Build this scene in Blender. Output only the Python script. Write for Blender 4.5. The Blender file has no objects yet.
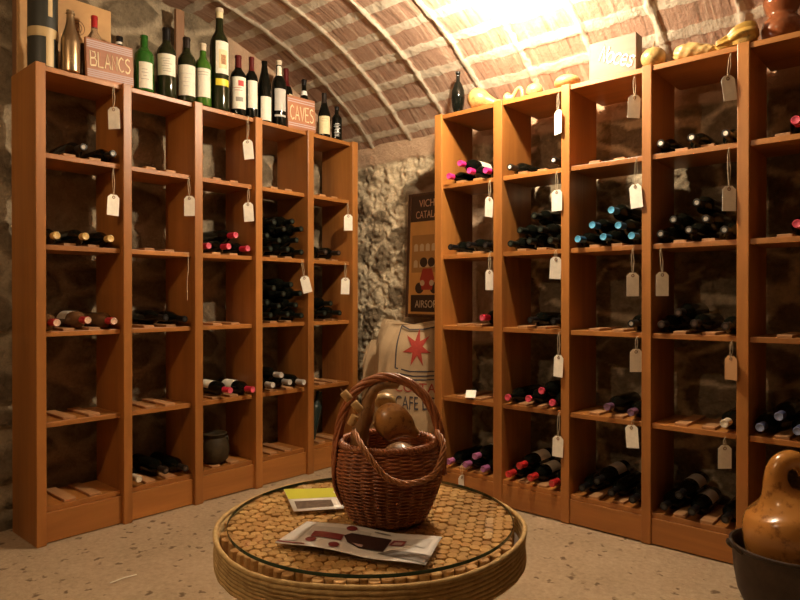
import bpy, bmesh, math, random
import numpy as np
from mathutils import Vector, Matrix, Euler
random.seed(7)
scene = bpy.context.scene
COL = scene.collection
PI = math.pi

# ------------------------------------------------------------------ camera
CAM = Vector((0, 0, 1.0316)); FPX = 640.65; PITCH = 0.0049; YAW = math.radians(41.333)
cd = bpy.data.cameras.new('camera'); cam = bpy.data.objects.new('camera', cd); COL.objects.link(cam)
cam.location = CAM; cam.rotation_euler = (PI/2 - PITCH, 0, YAW)
cd.sensor_width = 36; cd.lens = FPX/800*36; cd.clip_start = .02; cd.clip_end = 50
scene.camera = cam
# ------------------------------------------------------------------ world, exposure
w = bpy.data.worlds.new('world'); scene.world = w; w.use_nodes = True
w.node_tree.nodes['Background'].inputs[0].default_value = (1, .75, .5, 1)
w.node_tree.nodes['Background'].inputs[1].default_value = 0.0
scene.view_settings.view_transform = 'Standard'; scene.view_settings.look = 'None'
scene.view_settings.gamma = 1; scene.view_settings.use_curve_mapping = False
scene.view_settings.exposure = 1.45
LAMP_POS = (-1.50, 2.28, 2.335); LAMP_E = 900.0; LAMP_COL = (1.0, .83, .60)
FILL_POS = (-1.62, -.15, 2.22); FILL_E = 275.0; FILL_COL = (1.0, .72, .44)

def ray(px, py):
    u = (px-400)/FPX; v = -(py-300)/FPX
    d = Vector((u, math.cos(PITCH)+v*math.sin(PITCH), -math.sin(PITCH)+v*math.cos(PITCH)))
    return Matrix.Rotation(YAW, 3, 'Z') @ d
def at(px, py, ax, val):
    d = ray(px, py); t = (val-CAM[ax])/d[ax]; return CAM + d*t
def dist(p):
    return -(p[0])*math.sin(YAW)+p[1]*math.cos(YAW)

# ------------------------------------------------------------------ tags
def tag(o, label=None, cat=None, group=None, kind=None):
    if label: o['label'] = label
    if cat: o['category'] = cat
    if group: o['group'] = group
    if kind: o['kind'] = kind
    return o
def thing(name, label, cat, loc=(0, 0, 0), rot=(0, 0, 0), group=None):
    o = bpy.data.objects.new(name, None); COL.objects.link(o); o.empty_display_size = .05
    o.location = loc; o.rotation_euler = rot
    return tag(o, label, cat, group)
def copy_tree(o, parent=None):
    c = o.copy(); COL.objects.link(c)
    if parent: c.parent = parent
    for ch in KIDS.get(o.name, []): copy_tree(ch, c)
    return c
KIDS = {}

# ------------------------------------------------------------------ mesh builder
class MB:
    def __init__(s): s.v = []; s.f = []; s.m = []; s.sm = []
    def add(s, vs, fs, mi=0, smooth=True):
        n = len(s.v); s.v += [tuple(a) for a in vs]
        for f in fs: s.f.append([i+n for i in f]); s.m.append(mi); s.sm.append(smooth)
        return s
    def box(s, a, b, bev=.0, mi=0, M=None):
        bm = bmesh.new(); bmesh.ops.create_cube(bm, size=1)
        for v in bm.verts:
            for k in range(3): v.co[k] = a[k] if v.co[k] < 0 else b[k]
        if bev: bmesh.ops.bevel(bm, geom=bm.edges[:], offset=bev, segments=2, affect='EDGES', profile=.5)
        if M: bmesh.ops.transform(bm, matrix=M, verts=bm.verts)
        bm.verts.index_update()
        s.add([v.co[:] for v in bm.verts], [[v.index for v in f.verts] for f in bm.faces], mi, False); bm.free(); return s
    def lathe(s, prof, n=24, mi=0, M=None, closed=False, a0=0, a1=2*PI):
        full = abs(a1-a0-2*PI) < 1e-6; k = n if full else n+1; vs = []; fs = []
        for r, z in prof:
            for i in range(k):
                a = a0+(a1-a0)*i/n; vs.append(Vector((r*math.cos(a), r*math.sin(a), z)))
        for j in range(len(prof)-1):
            for i in range(n):
                i2 = (i+1) % k; fs.append([j*k+i, j*k+i2, (j+1)*k+i2, (j+1)*k+i])
        if M: vs = [M@v for v in vs]
        return s.add(vs, fs, mi)
    def sweep(s, pts, rad, n=10, mi=0, cap=True, flat=1.0, twist=None):
        pts = [Vector(p) for p in pts]; L = len(pts)
        if not hasattr(rad, '__len__'): rad = [rad]*L
        T = [(pts[min(i+1, L-1)]-pts[max(i-1, 0)]).normalized() for i in range(L)]
        up = Vector((0, 0, 1)) if abs(T[0].z) < .9 else Vector((1, 0, 0))
        N = (up-T[0]*up.dot(T[0])).normalized(); vs = []
        for i in range(L):
            N = (N-T[i]*N.dot(T[i])).normalized(); B = T[i].cross(N)
            for k in range(n):
                a = 2*PI*k/n + (twist*i if twist else 0)
                r = rad[i](a) if callable(rad[i]) else rad[i]
                vs.append(pts[i]+N*(math.cos(a)*r)+B*(math.sin(a)*r*flat))
        fs = [[i*n+k, i*n+(k+1) % n, (i+1)*n+(k+1) % n, (i+1)*n+k] for i in range(L-1) for k in range(n)]
        if cap: fs += [list(range(n))[::-1], [(L-1)*n+k for k in range(n)]]
        return s.add(vs, fs, mi)
    def ball(s, c, r, n=16, mi=0, sc=(1, 1, 1), fn=None):
        vs = []; fs = []; m = n//2
        for j in range(m+1):
            t = PI*j/m
            for i in range(n):
                a = 2*PI*i/n; d = Vector((math.sin(t)*math.cos(a), math.sin(t)*math.sin(a), math.cos(t)))
                k = fn(d) if fn else 1
                vs.append((c[0]+d.x*r*sc[0]*k, c[1]+d.y*r*sc[1]*k, c[2]+d.z*r*sc[2]*k))
        for j in range(m):
            for i in range(n): fs.append([j*n+i, (j+1)*n+i, (j+1)*n+(i+1) % n, j*n+(i+1) % n])
        return s.add(vs, fs, mi)
    def build(s, name, mats, parent=None, sharp=40, M=None):
        me = bpy.data.meshes.new(name); me.from_pydata([M@Vector(v) for v in s.v] if M else s.v, [], s.f)
        if not isinstance(mats, (list, tuple)): mats = [mats]
        for m in mats: me.materials.append(m)
        me.polygons.foreach_set('material_index', s.m); me.polygons.foreach_set('use_smooth', s.sm)
        bm = bmesh.new(); bm.from_mesh(me); bmesh.ops.remove_doubles(bm, verts=bm.verts, dist=1e-6)
        bmesh.ops.recalc_face_normals(bm, faces=bm.faces); bm.to_mesh(me); bm.free()
        if sharp and any(s.sm): me.set_sharp_from_angle(angle=math.radians(sharp))
        me.update(); o = bpy.data.objects.new(name, me); COL.objects.link(o)
        if parent: o.parent = parent; KIDS.setdefault(parent.name, []).append(o)
        return o

# ------------------------------------------------------------------ materials
def mat(name): 
    m = bpy.data.materials.new(name); m.use_nodes = True; nt = m.node_tree
    return m, nt, nt.nodes['Principled BSDF']
def node(nt, t, **kw):
    n = nt.nodes.new(t)
    for k, v in kw.items():
        if k in n.inputs: n.inputs[k].default_value = v
        else: setattr(n, k, v)
    return n
def ramp(nt, fac, stops):
    r = nt.nodes.new('ShaderNodeValToRGB'); e = r.color_ramp.elements
    while len(e) < len(stops): e.new(.5)
    for i, (p, c) in enumerate(stops): e[i].position = p; e[i].color = (*c, 1)
    nt.links.new(fac, r.inputs[0]); return r.outputs[0]
def mixc(nt, fac, a, b, mode='MIX'):
    m = nt.nodes.new('ShaderNodeMix'); m.data_type = 'RGBA'; m.blend_type = mode
    for k, x in ((0, fac), (6, a), (7, b)):
        if hasattr(x, 'is_linked'): nt.links.new(x, m.inputs[k])
        else: m.inputs[k].default_value = x if k == 0 else (*x, 1)
    return m.outputs[2]
def coords(nt, scale=(1, 1, 1), kind='Object'):
    tc = nt.nodes.new('ShaderNodeTexCoord'); mp = nt.nodes.new('ShaderNodeMapping'); mp.inputs[3].default_value = scale
    nt.links.new(tc.outputs[kind], mp.inputs[0]); return mp.outputs[0]
def bump(nt, b, h, strength=.5, d=.005):
    n = node(nt, 'ShaderNodeBump', Strength=strength, Distance=d); nt.links.new(h, n.inputs['Height']); nt.links.new(n.outputs[0], b.inputs['Normal']); return n
def noise(nt, vec, scale, detail=4, rough=.6, dist=0):
    n = node(nt, 'ShaderNodeTexNoise', Scale=scale, Detail=detail, Roughness=rough, Distortion=dist)
    nt.links.new(vec, n.inputs['Vector']); return n.outputs['Fac']
def plain(name, c, rough=.5, metal=0, coat=0, var=0, vs=40, spec=.5, bumpv=0):
    m, nt, b = mat(name); b.inputs['Base Color'].default_value = (*c, 1); b.inputs['Roughness'].default_value = rough
    b.inputs['Metallic'].default_value = metal; b.inputs['Coat Weight'].default_value = coat; b.inputs['Specular IOR Level'].default_value = spec
    if var or bumpv:
        v = coords(nt); n = noise(nt, v, vs)
        if var: nt.links.new(ramp(nt, n, [(.3, tuple(x*(1-var) for x in c)), (.7, tuple(min(1, x*(1+var)) for x in c))]), b.inputs['Base Color'])
        if bumpv: bump(nt, b, n, bumpv, .004)
    return m
def wood(name, c1, c2, axis, rough=.42, sc=1.0, coat=.15):
    m, nt, b = mat(name); s = [22*sc]*3; s[axis] = 1.6*sc
    g = nt.nodes.new('ShaderNodeNewGeometry')
    oi = nt.nodes.new('ShaderNodeObjectInfo')
    mp = nt.nodes.new('ShaderNodeMapping'); mp.inputs[3].default_value = s
    tc = nt.nodes.new('ShaderNodeTexCoord'); nt.links.new(tc.outputs['Object'], mp.inputs[0])
    add = nt.nodes.new('ShaderNodeVectorMath'); add.operation = 'ADD'
    nt.links.new(mp.outputs[0], add.inputs[0]); 
    ml = nt.nodes.new('ShaderNodeMath'); ml.operation = 'MULTIPLY'; ml.inputs[1].default_value = 60
    nt.links.new(oi.outputs['Random'], ml.inputs[0]); nt.links.new(ml.outputs[0], add.inputs[1])
    n1 = noise(nt, add.outputs[0], 1.0, 5, .55, 1.2); n2 = noise(nt, add.outputs[0], .18, 2, .5, .3)
    c = ramp(nt, n1, [(.3, c1), (.68, c2)])
    c = mixc(nt, .5, c, ramp(nt, n2, [(.35, tuple(x*.72 for x in c1)), (.65, tuple(min(1, x*1.12) for x in c2))]))
    nt.links.new(c, b.inputs['Base Color']); b.inputs['Roughness'].default_value = rough; b.inputs['Coat Weight'].default_value = coat
    b.inputs['Coat Roughness'].default_value = .35
    bump(nt, b, n1, .12, .002); return m
W1, W2 = (.285, .100, .020), (.465, .188, .041)
M = {}
M['wood_x'] = wood('honey_wood_x', W1, W2, 0); M['wood_y'] = wood('honey_wood_y', W1, W2, 1); M['wood_z'] = wood('honey_wood_z', W1, W2, 2)
M['batten'] = wood('batten_wood', (.34, .16, .06), (.50, .26, .11), 0, .6, 1, 0)
M['crate'] = wood('crate_wood', (.42, .22, .08), (.56, .32, .12), 1, .6, .6, 0)
M['sign'] = wood('sign_wood', (.34, .13, .06), (.46, .20, .10), 0, .55, 1, 0)
M['box'] = wood('pale_box_wood', (.20, .11, .07), (.27, .155, .10), 0, .6, 1, 0)
M['oldwood'] = wood('old_plank_wood', (.22, .10, .04), (.32, .16, .07), 2, .6, 1, 0)
M['cream'] = plain('cream_paint', (.80, .66, .42), .6)
M['lilac'] = plain('grey_lilac_paint', (.50, .40, .40), .7)
M['white'] = plain('white_paint', (.85, .82, .76), .6)
M['paper'] = plain('tag_paper', (.93, .88, .76), .75, var=.06, vs=60)
M['kraft'] = plain('kraft_paper', (.42, .22, .09), .75)
M['string'] = plain('cotton_string', (.62, .50, .34), .9)
M['eyelet'] = plain('brown_eyelet', (.25, .14, .07), .5)
M['label'] = plain('label_paper', (.78, .73, .60), .6, var=.08, vs=90)
M['labelgrey'] = plain('grey_label_paper', (.50, .47, .42), .6)
M['labelcream'] = plain('cream_label_paper', (.74, .62, .36), .6, var=.1, vs=80)
M['ink'] = plain('dark_ink', (.03, .025, .02), .6)
M['inkgrey'] = plain('grey_ink', (.30, .27, .22), .6)
M['redink'] = plain('red_ink', (.50, .04, .035), .6)
M['yellow'] = plain('yellow_band', (.80, .62, .04), .5)
M['gold'] = plain('gold_foil', (.50, .36, .17), .45, .1)
M['tube'] = plain('dark_green_card', (.027, .028, .020), .5)
M['bronze'] = plain('bronze_bottle', (.40, .29, .17), .28, .9)
def glass(name, c, trans=0.0, rough=.06):
    m, nt, b = mat(name); b.inputs['Base Color'].default_value = (*c, 1); b.inputs['Roughness'].default_value = rough
    b.inputs['Transmission Weight'].default_value = trans; b.inputs['IOR'].default_value = 1.5
    b.inputs['Specular IOR Level'].default_value = .5 if trans else .28; return m
M['glass_dark'] = glass('dark_bottle_glass', (.004, .0045, .003)); M['glass_olive'] = glass('olive_bottle_glass', (.016, .018, .006))
M['glass_green'] = glass('green_bottle_glass', (.03, .16, .018), .35); M['glass_leaf'] = glass('leaf_green_glass', (.07, .20, .02), .35)
M['glass_brown'] = glass('brown_bottle_glass', (.05, .022, .008)); M['glass_rose'] = glass('amber_wine_glass', (.14, .07, .03))
M['glass_clear'] = glass('clear_bottle_glass', (.75, .68, .60), .9)
M['glass_pot'] = glass('sea_green_glass', (.02, .035, .03), .0, .2)
CAPS = {'black': ((.006, .005, .005), (.03, .027, .025)), 'coral': ((.5, .04, .08), (.72, .08, .14)), 'maroon': ((.10, .010, .009), (.12, .02, .02)), 'blue': ((.02, .07, .13), (.10, .42, .70)), 'pink': ((.75, .03, .22), (.80, .05, .28)),
        'red': ((.42, .02, .02), (.50, .03, .03)), 'redwhite': ((.50, .03, .04), (.78, .52, .36)), 'purple': ((.32, .10, .24), (.36, .13, .30)), 'violet': ((.13, .06, .11), (.16, .08, .14)),
        'yellow': ((.55, .36, .12), (.66, .46, .17)), 'ring': ((.02, .015, .012), (.80, .74, .64)), 'grey': ((.014, .012, .01), (.34, .31, .26)),
        'cream': ((.60, .50, .36), (.70, .62, .48)), 'green': ((.006, .007, .005), (.035, .045, .032)), 'rosered': ((.50, .02, .05), (.72, .10, .16)), 'brown': ((.022, .014, .01), (.085, .055, .04)),
        'indigo': ((.07, .08, .16), (.20, .24, .38)), 'whitegrey': ((.34, .30, .26), (.60, .55, .48))}
for k, (a, b_) in CAPS.items():
    M['cap_'+k] = plain('capsule_'+k, a, .35, 0, .0, spec=.3); M['end_'+k] = plain('capsule_end_'+k, b_, .35, 0, .2, var=.25, vs=160)

# ------------------------------------------------------------------ numpy noise for relief
rs = np.random.RandomState(3)
def vnoise(x, y, seed=0):
    r = np.random.RandomState(seed); T = r.rand(256, 256)
    xi = np.floor(x).astype(int); yi = np.floor(y).astype(int); fx = x-xi; fy = y-yi
    fx = fx*fx*(3-2*fx); fy = fy*fy*(3-2*fy)
    g = lambda a, b: T[a % 256, b % 256]
    return (g(xi, yi)*(1-fx)+g(xi+1, yi)*fx)*(1-fy)+(g(xi, yi+1)*(1-fx)+g(xi+1, yi+1)*fx)*fy
def fbm(x, y, o=4, seed=0):
    t = 0; a = .5
    for i in range(o): t = t+a*vnoise(x*2**i+17*i, y*2**i+5*i, seed+i); a *= .5
    return t
def sstep(a, b, x):
    t = np.clip((x-a)/(b-a), 0, 1); return t*t*(3-2*t)
def stones(u, v, cw, ch, seed):
    """distance field of irregular rubble stones: returns edge distance and a tone per stone"""
    r = np.random.RandomState(seed); u = u+.05*(fbm(u*5, v*5, 3, seed+50)-.5); v = v+.05*(fbm(u*5+9, v*5+4, 3, seed+60)-.5)
    J = r.rand(128, 128, 3); iu = np.floor(u/cw).astype(int); iv = np.floor(v/ch).astype(int)
    d1 = np.full(u.shape, 9.); d2 = np.full(u.shape, 9.); tone = np.zeros(u.shape)
    for a in (-2, -1, 0, 1, 2):
        for b in (-2, -1, 0, 1, 2):
            A = iu+a; B = iv+b; j = J[A % 128, B % 128]
            dx = (A+.5+(j[..., 0]-.5)*.95-u/cw+.5*(B % 2)); dy = (B+.5+(j[..., 1]-.5)*.8-v/ch)
            d = np.sqrt(dx*dx+dy*dy)-.25*j[..., 2]
            c = d < d1; d2 = np.where(c, d1, np.minimum(d2, d)); tone = np.where(c, j[..., 2]*.6+j[..., 0]*.4, tone); d1 = np.where(c, d, d1)
    return d2-d1, tone
def grid_mesh(name, P, m, attrs, kind='structure', flip=False):
    h, w_ = P.shape[:2]; idx = np.arange(h*w_).reshape(h, w_)
    f = np.stack([idx[:-1, :-1], idx[:-1, 1:], idx[1:, 1:], idx[1:, :-1]], -1).reshape(-1, 4)
    if flip: f = f[:, ::-1]
    me = bpy.data.meshes.new(name); me.vertices.add(h*w_); me.vertices.foreach_set('co', P.reshape(-1).astype(np.float32))
    me.loops.add(f.size); me.loops.foreach_set('vertex_index', f.reshape(-1).astype(np.int32)); me.polygons.add(len(f))
    me.polygons.foreach_set('loop_start', np.arange(0, f.size, 4, dtype=np.int32))
    me.update(calc_edges=True); me.polygons.foreach_set('use_smooth', np.ones(len(f), bool))
    for k, a in attrs.items():
        at_ = me.attributes.new(k, 'FLOAT', 'POINT'); at_.data.foreach_set('value', a.reshape(-1).astype(np.float32))
    me.materials.append(m); me.validate(); me.update()
    o = bpy.data.objects.new(name, me); COL.objects.link(o); o['kind'] = kind; return o
def attr(nt, n):
    a = nt.nodes.new('ShaderNodeAttribute'); a.attribute_name = n; return a.outputs['Fac']

def stone_material(name, mortar, s1, s2):
    m, nt, b = mat(name); v = coords(nt)
    st = attr(nt, 'stone'); tn = attr(nt, 'tone'); n1 = noise(nt, v, 14, 6, .65); n2 = noise(nt, v, 70, 5, .7); n3 = noise(nt, v, 3.5, 3, .5)
    sc = mixc(nt, tn, s1, s2); sc = mixc(nt, .45, sc, ramp(nt, n1, [(.3, tuple(x*.5 for x in s1)), (.7, tuple(min(1, x*1.3) for x in s2))]))
    mc = mixc(nt, .8, mortar, ramp(nt, n1, [(.25, tuple(x*.62 for x in mortar)), (.7, tuple(min(1, x*1.15) for x in mortar))]))
    c = mixc(nt, st, mc, sc); c = mixc(nt, .35, c, ramp(nt, n2, [(.35, (.25, .2, .15)), (.7, (.95, .9, .8))]), 'MULTIPLY')
    c = mixc(nt, attr(nt, 'plaster'), c, ramp(nt, n1, [(.3, (.44, .28, .175)), (.7, (.56, .38, .25))]))
    nt.links.new(c, b.inputs['Base Color']); b.inputs['Roughness'].default_value = .92; b.inputs['Specular IOR Level'].default_value = .2
    ad = nt.nodes.new('ShaderNodeMath'); ad.operation = 'ADD'; nt.links.new(n1, ad.inputs[0]); nt.links.new(n2, ad.inputs[1])
    bump(nt, b, ad.outputs[0], .9, .012); return m
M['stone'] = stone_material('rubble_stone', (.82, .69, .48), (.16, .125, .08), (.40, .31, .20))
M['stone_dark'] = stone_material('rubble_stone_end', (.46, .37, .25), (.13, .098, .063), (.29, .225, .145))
M['stone_far'] = stone_material('rubble_stone_far', (.22, .17, .11), (.10, .075, .045), (.18, .14, .09))

# ------------------------------------------------------------------ room shell
XL, XR, YB, YF = -3.2, 2.2, 3.08, -1.5
YC, ZC, RV = 1.583, .425, 2.176
def vault_z(Y):
    return np.where(Y > YC, ZC+np.sqrt(np.maximum(RV**2-(Y-YC)**2, 1e-4)), 2.0+.601*np.sqrt(np.maximum(1-((Y-YC)/3.12)**2, 1e-4)))
# floor
m, nt, b = mat('earth_floor'); v = coords(nt)
n1 = noise(nt, v, 3, 4, .6); n2 = noise(nt, v, 55, 5, .7)
c = ramp(nt, n1, [(.3, (.33, .25, .16)), (.7, (.46, .355, .24))]); c = mixc(nt, .45, c, ramp(nt, n2, [(.3, (.22, .15, .085)), (.7, (.52, .40, .26))]))
vo = node(nt, 'ShaderNodeTexVoronoi', Scale=21.0, Randomness=1.0); nz = nt.nodes.new('ShaderNodeVectorMath'); nz.operation = 'ADD'
nn = node(nt, 'ShaderNodeTexNoise', Scale=30.0); nt.links.new(v, nn.inputs['Vector']); sc_ = nt.nodes.new('ShaderNodeVectorMath'); sc_.operation = 'SCALE'; sc_.inputs['Scale'].default_value = .06
nt.links.new(nn.outputs['Color'], sc_.inputs[0]); nt.links.new(v, nz.inputs[0]); nt.links.new(sc_.outputs[0], nz.inputs[1]); nt.links.new(nz.outputs[0], vo.inputs['Vector'])
spot = ramp(nt, vo.outputs['Distance'], [(.16, (1, 1, 1)), (.33, (0, 0, 0))])
sep = nt.nodes.new('ShaderNodeSeparateColor'); nt.links.new(vo.outputs['Color'], sep.inputs[0])
sel = ramp(nt, sep.outputs[0], [(.48, (0, 0, 0)), (.66, (1, 1, 1))])
sp = mixc(nt, 1.0, spot, sel, 'MULTIPLY'); c = mixc(nt, .8, c, mixc(nt, sp, c, (.10, .06, .03)))
nt.links.new(c, b.inputs['Base Color']); b.inputs['Roughness'].default_value = .95; b.inputs['Specular IOR Level'].default_value = .15; bump(nt, b, n2, .5, .006)
M['floor'] = m
xs = np.linspace(XL-.1, XR+.1, 90); ys = np.linspace(YF-.1, YB+.3, 80); X, Y = np.meshgrid(xs, ys)
Z = -.012*fbm(X*2.5, Y*2.5, 3, 5)
grid_mesh('floor', np.stack([X, Y, Z], -1), M['floor'], {})
# back wall with arched niche
NX0, NX1 = -2.665, -1.86
xs = np.concatenate([np.arange(XL-.05, -1.75, .0085), np.arange(-1.75, .35, .016), np.arange(.4, XR+.15, .1)])
zs = np.arange(-.06, 2.06, .0085); X, Z = np.meshgrid(xs, zs)
e, tone = stones(X, Z, .19, .135, 11)
rough = fbm(X*14, Z*14, 4, 21)-.5; fine = fbm(X*45, Z*45, 3, 31)-.5
big = fbm(X*6, Z*6, 3, 91)-.5; stone = sstep(.10, .24, e+.45*rough)*sstep(.36, .44, tone+.5*big)
Yw = YB-.015-.02*stone*(tone-.6)*2-.035*rough-.04*fine-.03*big+.02*sstep(.06, .0, e)*sstep(.5, .58, rough+.5)
arch = 1.70+.12*np.sqrt(np.maximum(1-((X-(NX0+NX1)/2)/((NX1-NX0)/2))**2, 0))
nm = sstep(0, .03, X-NX0)*sstep(0, .03, NX1-X)*sstep(0, .03, arch-Z+.01*rough)*sstep(0, .05, Z-.75)
Yw = Yw*(1-nm)+(YB+.14-.03*rough)*nm
band = sstep(1.885, 1.91, Z+.02*rough); Yw = Yw*(1-band)+(YB-.02-.012*rough)*band
stone = stone*(1-band)*(1-nm)
behind = sstep(-2.15, -2.0, X); e2, tone2 = stones(X+3, Z, .30, .20, 77); stone = np.maximum(stone, behind*sstep(.05, .2, e2+.3*rough)); tone = tone*(1-behind)+behind*(.1+.45*tone2)  # larger stones, less mortar; darkened behind the right rack to deepen cell shade
grid_mesh('wall_back', np.stack([X, Yw, Z], -1), M['stone'], {'stone': stone, 'tone': tone, 'plaster': np.maximum(band, nm)*.92})
# left wall
ys = np.concatenate([np.arange(YF-.1, .5, .1), np.arange(.5, 3.2, .0125)]); zs = np.arange(-.06, 2.75, .0125); Y, Z = np.meshgrid(ys, zs)
e, tone = stones(Y+4, Z, .26, .17, 23); rough = fbm(Y*12, Z*12, 4, 41)-.5; fine = fbm(Y*40, Z*40, 3, 51)-.5
stone = sstep(.10, .32, e+.2*rough)
Xw = XL+.04*stone*(.5+.5*tone)*.7+.03*rough+.012*fine
pl = sstep(2.06, 2.2, Y+.1*rough)*sstep(1.9, 2.0, Z); Xw = Xw*(1-pl)+(XL+.01+.012*rough)*pl
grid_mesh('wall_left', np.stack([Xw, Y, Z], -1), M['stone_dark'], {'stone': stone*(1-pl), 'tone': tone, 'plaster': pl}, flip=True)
# unseen walls behind the camera
for nm_, A, B in (('wall_front', (XL-.1, YF), (XR+.1, YF)), ('wall_right', (XR, YF-.1), (XR, YB+.2))):
    t = np.linspace(0, 1, 60); zs = np.linspace(-.06, 2.75, 40); T, Z = np.meshgrid(t, zs)
    L = math.hypot(B[0]-A[0], B[1]-A[1]); e, tone = stones(T*L+9, Z, .26, .17, 37); s_ = sstep(.1, .3, e); rough = fbm(T*L*8, Z*8, 3, 61)-.5
    off = .03*s_+.03*rough
    X = A[0]+(B[0]-A[0])*T; Y = A[1]+(B[1]-A[1])*T
    if nm_ == 'wall_front': Y = Y+off
    else: X = X-off
    grid_mesh(nm_, np.stack([X, Y, Z], -1), M['stone_far'], {'stone': s_, 'tone': tone})
# vault
m, nt, b = mat('vault_tile'); v = coords(nt)
mo = attr(nt, 'mortar'); tn = attr(nt, 'tone')
sx = coords(nt, (26, 2.0, 2.0)); gr = noise(nt, sx, 1.6, 3, .6, .4); n1 = noise(nt, v, 9, 5, .6); n2 = noise(nt, v, 60, 5, .7)
tc_ = mixc(nt, tn, (.42, .25, .17), (.55, .36, .25)); tc_ = mixc(nt, .55, tc_, ramp(nt, gr, [(.34, (.13, .08, .05)), (.44, (.44, .26, .18)), (.56, (.52, .34, .24)), (.66, (.70, .57, .42))]))
mc = ramp(nt, n1, [(.3, (.58, .49, .37)), (.7, (.76, .67, .52))])
mk = nt.nodes.new('ShaderNodeMath'); mk.operation = 'ADD'; nt.links.new(mo, mk.inputs[0])
n2s = nt.nodes.new('ShaderNodeMath'); n2s.operation = 'MULTIPLY_ADD'; n2s.inputs[1].default_value = .7; n2s.inputs[2].default_value = -.35; nt.links.new(n2, n2s.inputs[0]); nt.links.new(n2s.outputs[0], mk.inputs[1])
mk2 = ramp(nt, mk.outputs[0], [(.35, (0, 0, 0)), (.6, (1, 1, 1))])
c = mixc(nt, mk2, tc_, mc); c = mixc(nt, .3, c, ramp(nt, n2, [(.3, (.35, .3, .25)), (.7, (1, 1, 1))]), 'MULTIPLY')
nt.links.new(c, b.inputs['Base Color']); b.inputs['Roughness'].default_value = .9; b.inputs['Specular IOR Level'].default_value = .2
ad = nt.nodes.new('ShaderNodeMath'); ad.operation = 'ADD'; nt.links.new(gr, ad.inputs[0]); nt.links.new(n2, ad.inputs[1]); bump(nt, b, ad.outputs[0], .55, .008)
M['vault'] = m
xs = np.concatenate([np.arange(XL-.06, .3, .0085), np.arange(.3, XR+.2, .1)])
thmax = math.asin((YB-YC)/RV); ths = np.arange(0.0, thmax, .0085/RV); yy = np.concatenate([np.linspace(YF-.08, YC, 30, endpoint=False), YC+RV*np.sin(ths), [YB+.02]])
X, Y = np.meshgrid(xs, yy); Z = vault_z(Y); TH = np.arcsin(np.clip((Y-YC)/RV, -1, 1))
ny = np.sin(TH)*(Y > YC); nz_ = np.where(Y > YC, np.cos(TH), 1)
wob = fbm(X*9, TH*RV*9, 3, 71)-.5; wob2 = fbm(X*30, TH*RV*30, 3, 81)-.5
px_ = (X+2.93+.02*wob)/.3215; pt = (TH-.714+.006*wob)/.0737
dx = np.abs(px_-np.round(px_))*.3215; dt = np.abs(pt-np.round(pt))*.0737*RV
ring = sstep(.021, .008, dx+.018*wob2); axl = sstep(.031, .018, dt+.02*wob2+.012*wob)
ring = ring*(TH < .785+.01*wob); axl = axl*(TH < .76)
ci = np.floor(px_).astype(int); ti = np.floor(pt).astype(int); tone = np.random.RandomState(5).rand(64, 64)[ci % 64, ti % 64]
relief = .008*ring+.003*axl+.007*wob2*(np.maximum(ring, axl)*.8+.2)+.006*(tone-.5)*(1-axl)
plain_band = sstep(.775, .79, TH+.01*wob)
mort = np.maximum(ring, axl)*(1-plain_band)+.25*plain_band
grid_mesh('ceiling', np.stack([X, Y-ny*relief, Z-nz_*relief], -1), M['vault'], {'mortar': mort, 'tone': tone*(1-plain_band)+.2*plain_band}, flip=True)

# ------------------------------------------------------------------ lamps
def lamp(pos, e, col, r, label, kind):
    t = thing('bulb_lamp', label, 'lamp', pos, group='bulb lamps under the vault')
    m, nt, b = mat('glowing_bulb_'+kind); b.inputs['Base Color'].default_value = (1, .9, .7, 1); b.inputs['Emission Color'].default_value = (*col, 1); b.inputs['Emission Strength'].default_value = e
    MB().ball((0, 0, 0), r, 20).build('bulb', m, t)
    zc = float(vault_z(np.array(pos[1])))-pos[2]-.004
    MB().lathe([(0, r*.9), (r*.55, r*.9), (r*.6, r*1.5), (.02, r*1.6), (.02, r*1.6+.025), (0, r*1.6+.025)], 16).build('socket', plain('lamp_socket_'+kind, (.6, .55, .45), .4), t)
    MB().sweep([(0, 0, r*1.6+.02), (0, 0, zc)], .004, 8).build('flex', plain('lamp_flex_'+kind, (.05, .04, .03), .5), t)
    return t
lamp(LAMP_POS, LAMP_E, LAMP_COL, .034, 'glowing bulb hanging under the vault above the right rack', 'main')
lamp(FILL_POS, FILL_E, FILL_COL, .034, 'bulb hanging from the vault beside the viewer before the left rack', 'far')

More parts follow.
